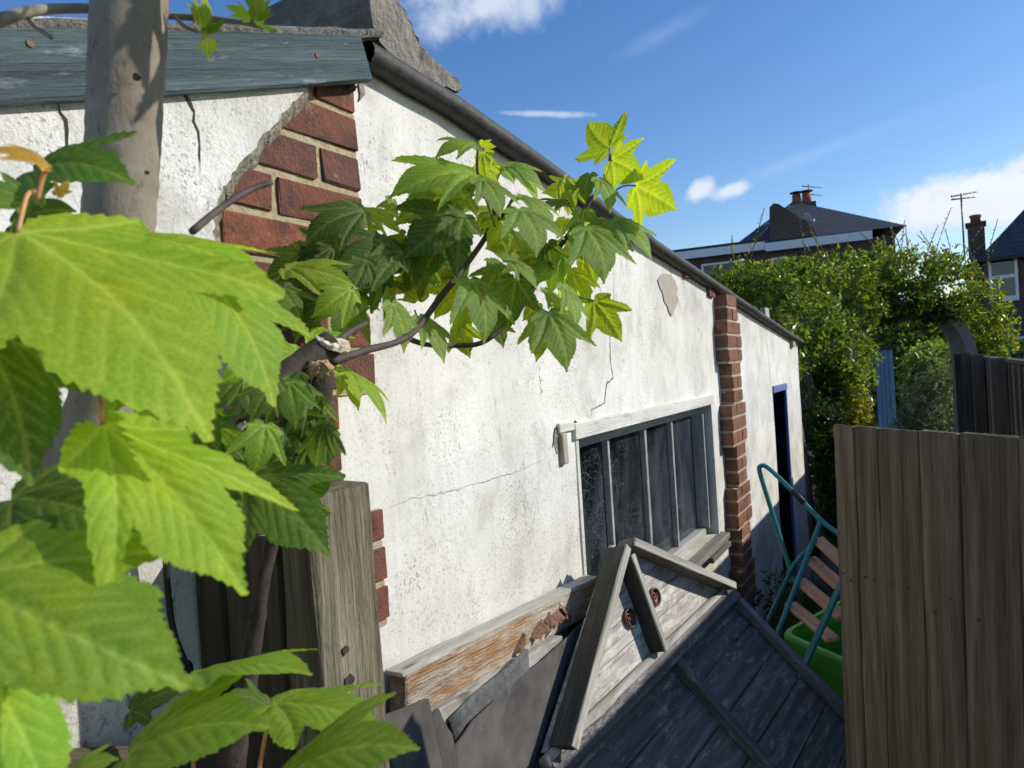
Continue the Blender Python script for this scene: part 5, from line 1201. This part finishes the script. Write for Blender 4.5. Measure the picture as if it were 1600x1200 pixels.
def hedge():
    h = thing('climbing_shrub', 'dense glossy green climbing shrub spilling over the timber arch beyond the shed', 'shrub', (P(1330, 600, 9).x, P(1330, 600, 9).y, 0))
    bl = [blob(1155, 455, 8.6, 46, 34), blob(1205, 455, 8.6, 60, 44), blob(1262, 452, 8.8, 60, 44), blob(1315, 440, 9.2, 62, 46), blob(1370, 425, 9.8, 60, 42), blob(1425, 428, 10.0, 60, 40),
          blob(1480, 440, 10.2, 48, 46, None, 0.05), blob(1530, 478, 10.4, 42, 44, None, 0.12), blob(1555, 530, 10.4, 32, 40, None, 0.2), blob(1545, 548, 10.4, 30, 26, None, 0.15),
          blob(1260, 510, 7.9, 62, 56), blob(1300, 540, 8.0, 56, 50), blob(1330, 585, 8.2, 34, 34), blob(1232, 545, 7.4, 40, 50), blob(1345, 490, 9.2, 40, 34, None, -0.1), blob(1400, 470, 9.9, 60, 28, None, -0.25), blob(1460, 480, 10.1, 40, 24, None, -0.2), blob(1120, 448, 8.8, 26, 22), blob(1172, 432, 9.0, 40, 24), blob(1232, 425, 9.0, 40, 22), blob(1350, 545, 9.4, 20, 60, None, 0.05), blob(1345, 600, 9.0, 18, 40)] + [blob(u, v, 10.0, 22, 14, 40, -0.5) for u, v in ((1372, 500), (1395, 486), (1420, 480), (1445, 478), (1470, 482), (1490, 494), (1360, 525))]  # negative tones paint shade into the leaves under the arch
    foliage('foliage', bl, 27000, 0.037, 'hedge_leaf', h, 3, (0.1, 0.75))
    foliage('lower_foliage', [blob(1335, 640, 7.9, 22, 44, None, 0.2), blob(1318, 600, 8.0, 26, 40), blob(1345, 670, 7.8, 24, 24, None, 0.2)], 1700, 0.040, 'hedge_leaf', h, 5, (0.3, 0.85))
    foliage('inner_foliage', [blob(1285, 690, 7.7, 34, 90, None, -0.4), blob(1290, 600, 8.1, 36, 60, None, -0.4), blob(1300, 800, 7.7, 30, 90, None, -0.4)], 4200, 0.040, 'hedge_leaf', h, 6, (0.0, 0.3), 0.2)  # low tones put the shrub's shaded underside into the leaf colour
    r = random.Random(5)
    for k in range(26):                                     # long whippy shoots above the mass
        u = r.choice((r.uniform(1130, 1330), r.uniform(1380, 1500), r.uniform(1380, 1580))); v = 420 if u < 1480 else 440
        d = 9.0+r.random()*1.2; a = P(u, v, d); hh = r.uniform(0.35, 0.85); b_ = a+Vector((r.uniform(-.4, .4), r.uniform(-.4, .4), hh))
        mid = (a+b_)/2+Vector((r.uniform(-.08, .08), 0, 0.05)); s = tube('shoot', [Vector(q) for q in spline([tuple(a), tuple(mid), tuple(b_)], 4)], 0.005, 'stem_dark', h, 4)
        vs, fs, T = [], [], []
        for q in range(18):
            f = 0.25+0.75*q/17; p = a.lerp(b_, f)+Vector((0, 0, 0.05*4*f*(1-f))); sd_ = 1 if q % 2 else -1; sz = 0.055*(1.15-0.6*f)
            dr = Vector((sd_*r.uniform(.5, 1), r.uniform(-.6, .6), r.uniform(.0, .7))).normalized(); sdv = dr.cross(Vector((r.random(), r.random(), r.random()))).normalized()
            b0 = len(vs); vs += [p, p+dr*sz*0.5+sdv*sz*0.2, p+dr*sz, p+dr*sz*0.5-sdv*sz*0.2]; fs += [[b0, b0+1, b0+2], [b0, b0+2, b0+3]]; T += [0.6+0.3*r.random()]*4
        o = mesh('shoot_leaves', vs, fs, 'hedge_leaf', s); at = o.data.attributes.new('tone', 'FLOAT', 'POINT'); at.data.foreach_set('value', np.array(T, np.float32)); o['kind'] = 'stuff'
    for (u0, v0, u1, v1, d) in ((1290, 880, 1262, 560, 7.9), (1305, 880, 1330, 520, 8.2), (1275, 880, 1240, 600, 7.5)):
        a, b_ = P(u0, v0, d), P(u1, v1, d); a.z = 0; tube('stem', [a, a.lerp(b_, 0.5)+Vector((0.1, 0, 0)), b_], [0.05, 0.04, 0.025], 'stem_dark', h, 8)
    # timber arch
    ar = thing('garden_arch', 'grey timber garden arch half buried in climbing shrub', 'arch', (P(1440, 700, 10.3).x, P(1440, 700, 10.3).y, 0))
    d = 10.2; px = [(1362, 640), (1362, 566), (1372, 530), (1400, 508), (1438, 498), (1472, 500), (1494, 514), (1507, 540), (1512, 575), (1513, 640)]
    pts = [Vector(q) for q in spline([tuple(P(u, v, d)) for u, v in px], 5)]
    pts[0].z = 0; pts[-1].z = 0
    out = P(1445, 600, d); vs = []; fw = Vector((_F.x, _F.y, 0)).normalized()
    cen = P(1445, 580, d)
    for p in pts:
        o_ = (p-cen); o_ = (o_-fw*o_.dot(fw)).normalized()
        for s, q in ((0.0, 0.0), (0.17, 0.0), (0.17, 0.35), (0.0, 0.35)): vs.append(p+o_*s+fw*q)
    n = len(pts); fs = [[i*4+k, i*4+(k+1) % 4, (i+1)*4+(k+1) % 4, (i+1)*4+k] for i in range(n-1) for k in range(4)]+[[0, 1, 2, 3], [(n-1)*4+k for k in range(4)]]
    fix_normals(mesh('arch_rib', vs, fs, 'arch_timber', ar))
    for u in (1513, 1533): beam('post', Vector((P(u, 600, 10.1).x, P(u, 600, 10.1).y, 0)), P(u, 557, 10.1), 0.17, 0.05, -fw, 'fence_dark', ar, 0.004, 0.001, int(u), 3)
    # planting seen through and beyond the arch
    def bush(nm, label, bl_, n_, sz, mat, seed, tone):
        p = bl_[0][0]; b_ = thing(nm, label, nm.split('_')[1], (p[0], p[1], 0)); foliage('foliage', bl_, n_, sz, mat, b_, seed, tone, 0.35)
        for k in range(4): tube('stem', [Vector((p[0]+0.1*k-0.15, p[1], 0)), Vector((p[0]+0.25*k-0.4, p[1]+0.1, p[2]))], [0.03, 0.012], 'stem_dark', b_, 6)
    bush('silver_bush', 'grey-green rounded bush framed by the arch opening', [blob(1452, 645, 12.0, 46, 60), blob(1470, 600, 12.0, 36, 36), blob(1425, 670, 12.0, 34, 40), blob(1485, 680, 12, 30, 50)], 7000, 0.035, 'bush_leaf', 11, (0.0, 0.8))
    bush('sunlit_bush', 'sunlit green bush behind the arch above the silver bush', [blob(1446, 570, 14.5, 40, 34), blob(1470, 556, 14.5, 34, 28), blob(1490, 580, 14.5, 30, 40), blob(1425, 600, 14.5, 18, 50, None, -0.2)], 6000, 0.05, 'sunlit_leaf', 12, (0.2, 1.0))
    bush('garden_tree', 'broad leafy tree beyond the arch filling the gap to the houses', [blob(1440, 535, 19, 100, 56), blob(1460, 510, 19, 60, 40), blob(1380, 560, 19, 70, 60), blob(1510, 570, 19, 70, 60), blob(1440, 610, 19, 110, 80)], 15000, 0.085, 'hedge_leaf', 14, (0.1, 0.7))
    wd = thing('weed_clump', 'straggly weeds growing at the foot of the brick pier', 'weeds', (3.25, -0.2, 0))
    foliage('foliage', [((3.1, -0.22, 0.62), (0.30, 0.16, 0.32)), ((3.45, -0.2, 0.55), (0.35, 0.15, 0.34)), ((3.85, -0.25, 0.45), (0.3, 0.18, 0.35)), ((3.3, -0.3, 0.25), (0.6, 0.2, 0.25))], 3200, 0.020, 'weed_leaf', wd, 21, (0.0, 0.75), 0.1, lambda p: p[1] > -0.05)
    for k in range(9):
        x = 3.0+0.1*k; tube('stem', [(x, -0.2, 0), (x+0.05, -0.22, 0.4), (x+RNG.uniform(-.1, .1), -0.2, 0.85+RNG.uniform(-.1, .1))], [0.005, 0.004, 0.002], 'stem_dark', wd, 5)
hedge()

# ------------------------------------------------------------------ buildings beyond
HR = Vector((RT.x, RT.y, 0)).normalized(); HF = Vector((_F.x, _F.y, 0)).normalized()
def hp(u, v, d, back=0.0): return P(u, v, d)+HF*back
def houses():
    global HR, HF
    def turn(u):
        nonlocal fm, inv
        global HR, HF
        r_ = ray(u, 550); HF = Vector((r_.x, r_.y, 0)).normalized(); HR = Vector((HF.y, -HF.x, 0))
        fm = Matrix(((HR.x, HF.x, 0, 0), (HR.y, HF.y, 0, 0), (0, 0, 1, 0), (0, 0, 0, 1))); inv = fm.inverted()
    inv = None
    fm = Matrix(((HR.x, HF.x, 0, 0), (HR.y, HF.y, 0, 0), (0, 0, 1, 0), (0, 0, 0, 1)))
    def hb(nm, lo, hi, mat, parent, bev=0.0): return box(nm, lo, hi, mat, parent, bev, mw=fm)
    inv = fm.inverted()
    def L(u, v, d): return inv @ P(u, v, d)
    def hmesh(nm, vs, fs, mat, parent): return fix_normals(mesh(nm, vs, fs, mat, parent, False, fm))
    def windowp(par, u0, v0, u1, v1, d, yw, transom=None):
        a, b_ = L(u0, v0, d), L(u1, v1, d); x0, x1 = min(a.x, b_.x), max(a.x, b_.x); z0, z1 = min(a.z, b_.z), max(a.z, b_.z); y = yw-0.03
        w = hb('window', (x0, y-0.06, z0-0.07), (x1, y+0.06, z0), 'upvc_white', par, 0.005); t = 0.075
        for lo, hi in (((x0, y-0.05, z1-t), (x1, y+0.05, z1)), ((x0, y-0.05, z0+0.002), (x0+t, y+0.05, z1-t-0.002)), ((x1-t, y-0.05, z0+0.002), (x1, y+0.05, z1-t-0.002)), ((x0+t+.002, y-0.05, z0+0.002), (x1-t-.002, y+0.05, z0+t))):
            hb('window_frame', lo, hi, 'upvc_white', w, 0.004)
        zs = [z0+t, z1-t]
        if transom is not None:
            zm = z0+(z1-z0)*transom; hb('transom', (x0+t+.002, y-0.05, zm-0.05), (x1-t-.002, y+0.05, zm+0.05), 'upvc_white', w, 0.004); zs = [z0+t, zm-0.05, zm+0.05, z1-t]
        for q in range(0, len(zs), 2): hb('pane', (x0+t, y+0.0, zs[q]), (x1-t, y+0.012, zs[q+1]), 'dark_glass', w)
    def aerial(par, u, v0, v1, d, els):
        a, b_ = L(u, v1, d), L(u, v0, d); m_ = tube('aerial', [fm @ a, fm @ Vector((a.x, a.y, b_.z))], 0.024, 'aerial_metal', par, 6)
        top = Vector((a.x, a.y, b_.z))
        for dz, ln, sk in els:
            c = top+Vector((0, 0, dz)); tube('boom', [fm @ (c+Vector((-0.25, 0, -0.02))), fm @ (c+Vector((ln, 0.3, sk)))], 0.02, 'aerial_metal', m_, 5)
            for k in range(6):
                p = c+Vector((-0.2+(ln+0.2)*k/5, 0.3*k/5, sk*k/5)); tube('element', [fm @ (p+Vector((-0.03, -0.30, -0.05))), fm @ (p+Vector((0.03, 0.30, 0.05)))], 0.013, 'aerial_metal', m_, 4)
    # ---- house behind the shrub
    turn(1215)
    d = 25.0; h = thing('brick_house', 'dark-roofed brick house with two tall red chimney pots and a satellite dish', 'house', tuple(hp(1220, 600, d))[:2]+(0,))
    le, re_ = L(1040, 400, d), L(1392, 380, d); ze = L(1200, 388, d).z; y = le.y
    hb('wall', (le.x-3, y, 0), (re_.x-0.3, y+8, ze-0.25), 'house_brick', h)
    xs0, xs1 = L(1148, 386, d).x, re_.x; zr = L(1248, 338, d+4).z; xa = L(1238, 338, d+3).x; xb = L(1266, 338, d+5).x
    hmesh('roof', [(xs0, y-0.2, ze-0.02), (xs1, y-0.2, ze-0.02), (xs1, y+8.2, ze-0.02), (xs0, y+8.2, ze-0.02), (xa, y+3.0, zr), (xb, y+5.0, zr)], [[0, 1, 5, 4], [1, 2, 5], [2, 3, 4, 5], [3, 0, 4], [0, 3, 2, 1]], 'roof_slate', h)
    hb('flat_roof', (le.x-3.2, y-0.25, ze-0.02), (L(1196, 388, d).x, y+7, ze+0.10), 'roof_felt', h)
    x2 = L(1196, 388, d).x
    hb('fascia', (le.x-3.2, y-0.30, ze-0.28), (x2, y-0.252, ze+0.0), 'upvc_white', h)
    hb('fascia', (x2+0.01, y-0.42, ze-0.36), (L(1346, 380, d).x, y-0.31, ze-0.08), 'upvc_white', h)
    q = [L(1203, 388, d), L(1203, 337, d), L(1209, 332, d), L(1216, 333, d), L(1262, 366, d), L(1275, 386, d)]
    hmesh('dormer_cheek', [(p.x, y-0.1, p.z) for p in q]+[(p.x, y+1.2, p.z) for p in q], [list(range(6)), list(range(11, 5, -1))]+[[i, i+6, (i+1) % 6+6, (i+1) % 6] for i in range(6)], 'house_brick', h)
    c0, c1 = L(1234, 350, d+3), L(1270, 337, d+3); hb('chimney_stack', (c0.x, y+2.7, c0.z-0.6), (c1.x, y+3.6, c1.z+0.06), 'house_brick', h)
    for u in (1243, 1257.5):
        p = L(u, 332, d+3); p2 = L(u, 312, d+3); pot = tube('chimney_pot', [fm @ Vector((p.x, y+3.1, c1.z+0.02)), fm @ Vector((p.x, y+3.1, c1.z+0.30)), fm @ Vector((p.x, y+3.1, c1.z+0.46))], [0.19, 0.16, 0.15], 'terracotta', h, 14, True)
        tube('cowl', [fm @ Vector((p.x, y+3.1, c1.z+0.53)), fm @ Vector((p.x, y+3.1, c1.z+0.555)), fm @ Vector((p.x, y+3.1, c1.z+0.59))], [0.24, 0.24, 0.03], 'roof_felt', pot, 14)
        tube('cowl_stem', [fm @ Vector((p.x, y+3.1, c1.z+0.45)), fm @ Vector((p.x, y+3.1, c1.z+0.54))], 0.05, 'roof_felt', pot, 8)
    aerial(h, 1266, 288, 336, d+3, [(-0.02, 0.5, -0.12), (-0.32, 0.5, -0.15)])
    c = fm @ (L(1257, 355, d)+Vector((0, -0.75, 0))); ax = (-HR*0.80-HF*0.55+Vector((0, 0, 0.2))).normalized(); dm = frame(ax.cross(Vector((0, 0, 1))), ax, c)
    prof = [(0.001, -0.07), (0.12, -0.06), (0.22, -0.035), (0.30, 0.0), (0.31, 0.012), (0.30, 0.012), (0.22, -0.02), (0.001, -0.055)]; n = 22
    vs = [dm @ Vector((r*math.cos(2*math.pi*k/n), r*1.25*math.sin(2*math.pi*k/n), z)) for r, z in prof for k in range(n)]
    dish = mesh('satellite_dish', vs, [[i*n+k, i*n+(k+1) % n, (i+1)*n+(k+1) % n, (i+1)*n+k] for i in range(len(prof)-1) for k in range(n)], 'dish_grey', h, True)
    tube('dish_arm', [c-ax*0.05+Vector((0, 0, -0.3)), c+ax*0.35+HR*0.5+Vector((0, 0, -0.15))], 0.02, 'dish_grey', dish, 6)
    tube('receiver', [c+ax*0.30+HR*0.46+Vector((0, 0, -0.15)), c+ax*0.34+HR*0.54+Vector((0, 0, 0.02))], 0.05, 'dish_grey', dish, 8)
    tube('dish_mast', [c-ax*0.06+Vector((0, 0, 0.05)), Vector((c.x-ax.x*0.06, c.y-ax.y*0.06, ze-0.05))], 0.025, 'dish_grey', dish, 6)
    windowp(h, 1098, 416, 1164, 452, d, y); windowp(h, 1205, 412, 1232, 452, d, y)
    # ---- house at the right edge
    turn(1545)
    d = 20.0; g = thing('gabled_house', 'dark brick house with slate roof, single chimney and white sash windows at right', 'house', tuple(hp(1590, 600, d))[:2]+(0,))
    x0, x1 = L(1534, 405, d).x, L(1534, 405, d).x+7.5; y = L(1560, 405, d).y; ze = L(1560, 404, d).z
    hb('wall', (x0, y, 0), (x1, y+7, ze), 'house_brick', g)
    xl = L(1506, 405, d).x
    hb('rear_wall', (xl, y+0.9, 0), (x0+0.01, y+5.5, ze-0.15), 'house_brick', g)
    zr = ze+3.3
    hmesh('roof', [(x0-0.15, y-0.3, ze-0.02), (x1+0.3, y-0.3, ze-0.02), (x1+0.3, y+7.3, ze-0.02), (x0-0.15, y+7.3, ze-0.02), (x0+2.6, y+3.0, zr), (x1-2.6, y+3.0, zr)], [[0, 1, 5, 4], [1, 2, 5], [2, 3, 4, 5], [3, 0, 4], [0, 3, 2, 1]], 'roof_slate', g)
    hmesh('rear_roof', [(xl-0.12, y+0.8, ze-0.16), (x0, y+0.8, ze+0.36), (x0, y+5.6, ze+0.36), (xl-0.12, y+5.6, ze-0.16), (x0, y+0.8, ze-0.16), (x0, y+5.6, ze-0.16)], [[0, 1, 2, 3], [0, 4, 1], [3, 2, 5], [0, 3, 5, 4], [1, 4, 5, 2]], 'roof_slate', g)
    hb('gutter', (x0-0.2, y-0.38, ze-0.08), (x1, y-0.302, ze+0.03), 'roof_felt', g, 0.01)
    c0, c1 = L(1513, 392, d+0.9), L(1538, 349, d+0.9); st = hb('chimney_stack', (c0.x, y+0.85, c0.z-0.4), (c1.x, y+1.6, c1.z), 'house_brick', g)
    hb('chimney_cap', (c0.x-0.05, y+0.80, c1.z+0.002), (c1.x+0.05, y+1.65, c1.z+0.07), 'house_brick', st)
    xm = (c0.x+c1.x)/2
    tube('chimney_pot', [fm @ Vector((xm, y+1.2, c1.z+0.07)), fm @ Vector((xm, y+1.2, c1.z+0.24)), fm @ Vector((xm, y+1.2, c1.z+0.26)), fm @ Vector((xm, y+1.2, c1.z+0.33))], [0.15, 0.13, 0.16, 0.16], 'terracotta', st, 14)
    aerial(g, 1507, 302, 398, d, [(-0.03, 0.35, 0.05), (-0.12, 0.3, 0.0)])
    windowp(g, 1543, 400, 1592, 466, d, y, 0.5); windowp(g, 1571, 527, 1618, 577, d, y)
    # ---- pale blue garden building through the arch
    turn(1385)
    d = 16.0; s = thing('blue_outbuilding', 'pale blue boarded outbuilding glimpsed through the arch', 'outbuilding', tuple(hp(1385, 620, d))[:2]+(0,))
    a, b_ = L(1366, 520, d), L(1400, 665, d)
    nbd = 4; w = (b_.x-a.x)/nbd
    for i in range(nbd): hb('board', (a.x+i*w+0.006, a.y, 0.0), (a.x+(i+1)*w-0.004, a.y+0.03, a.z-0.4), 'pale_blue_paint', s, 0.004)
    hb('wall', (a.x-0.02, a.y+0.032, 0), (b_.x+0.02, a.y+2.0, a.z-0.38), 'pale_blue_paint', s)
    hb('roof', (a.x-0.15, a.y-0.15, a.z-0.378), (b_.x+0.1, a.y+2.1, a.z-0.30), 'roof_felt', s)
    # ---- low ridge of trees and roofs far away keep the horizon closed
houses()
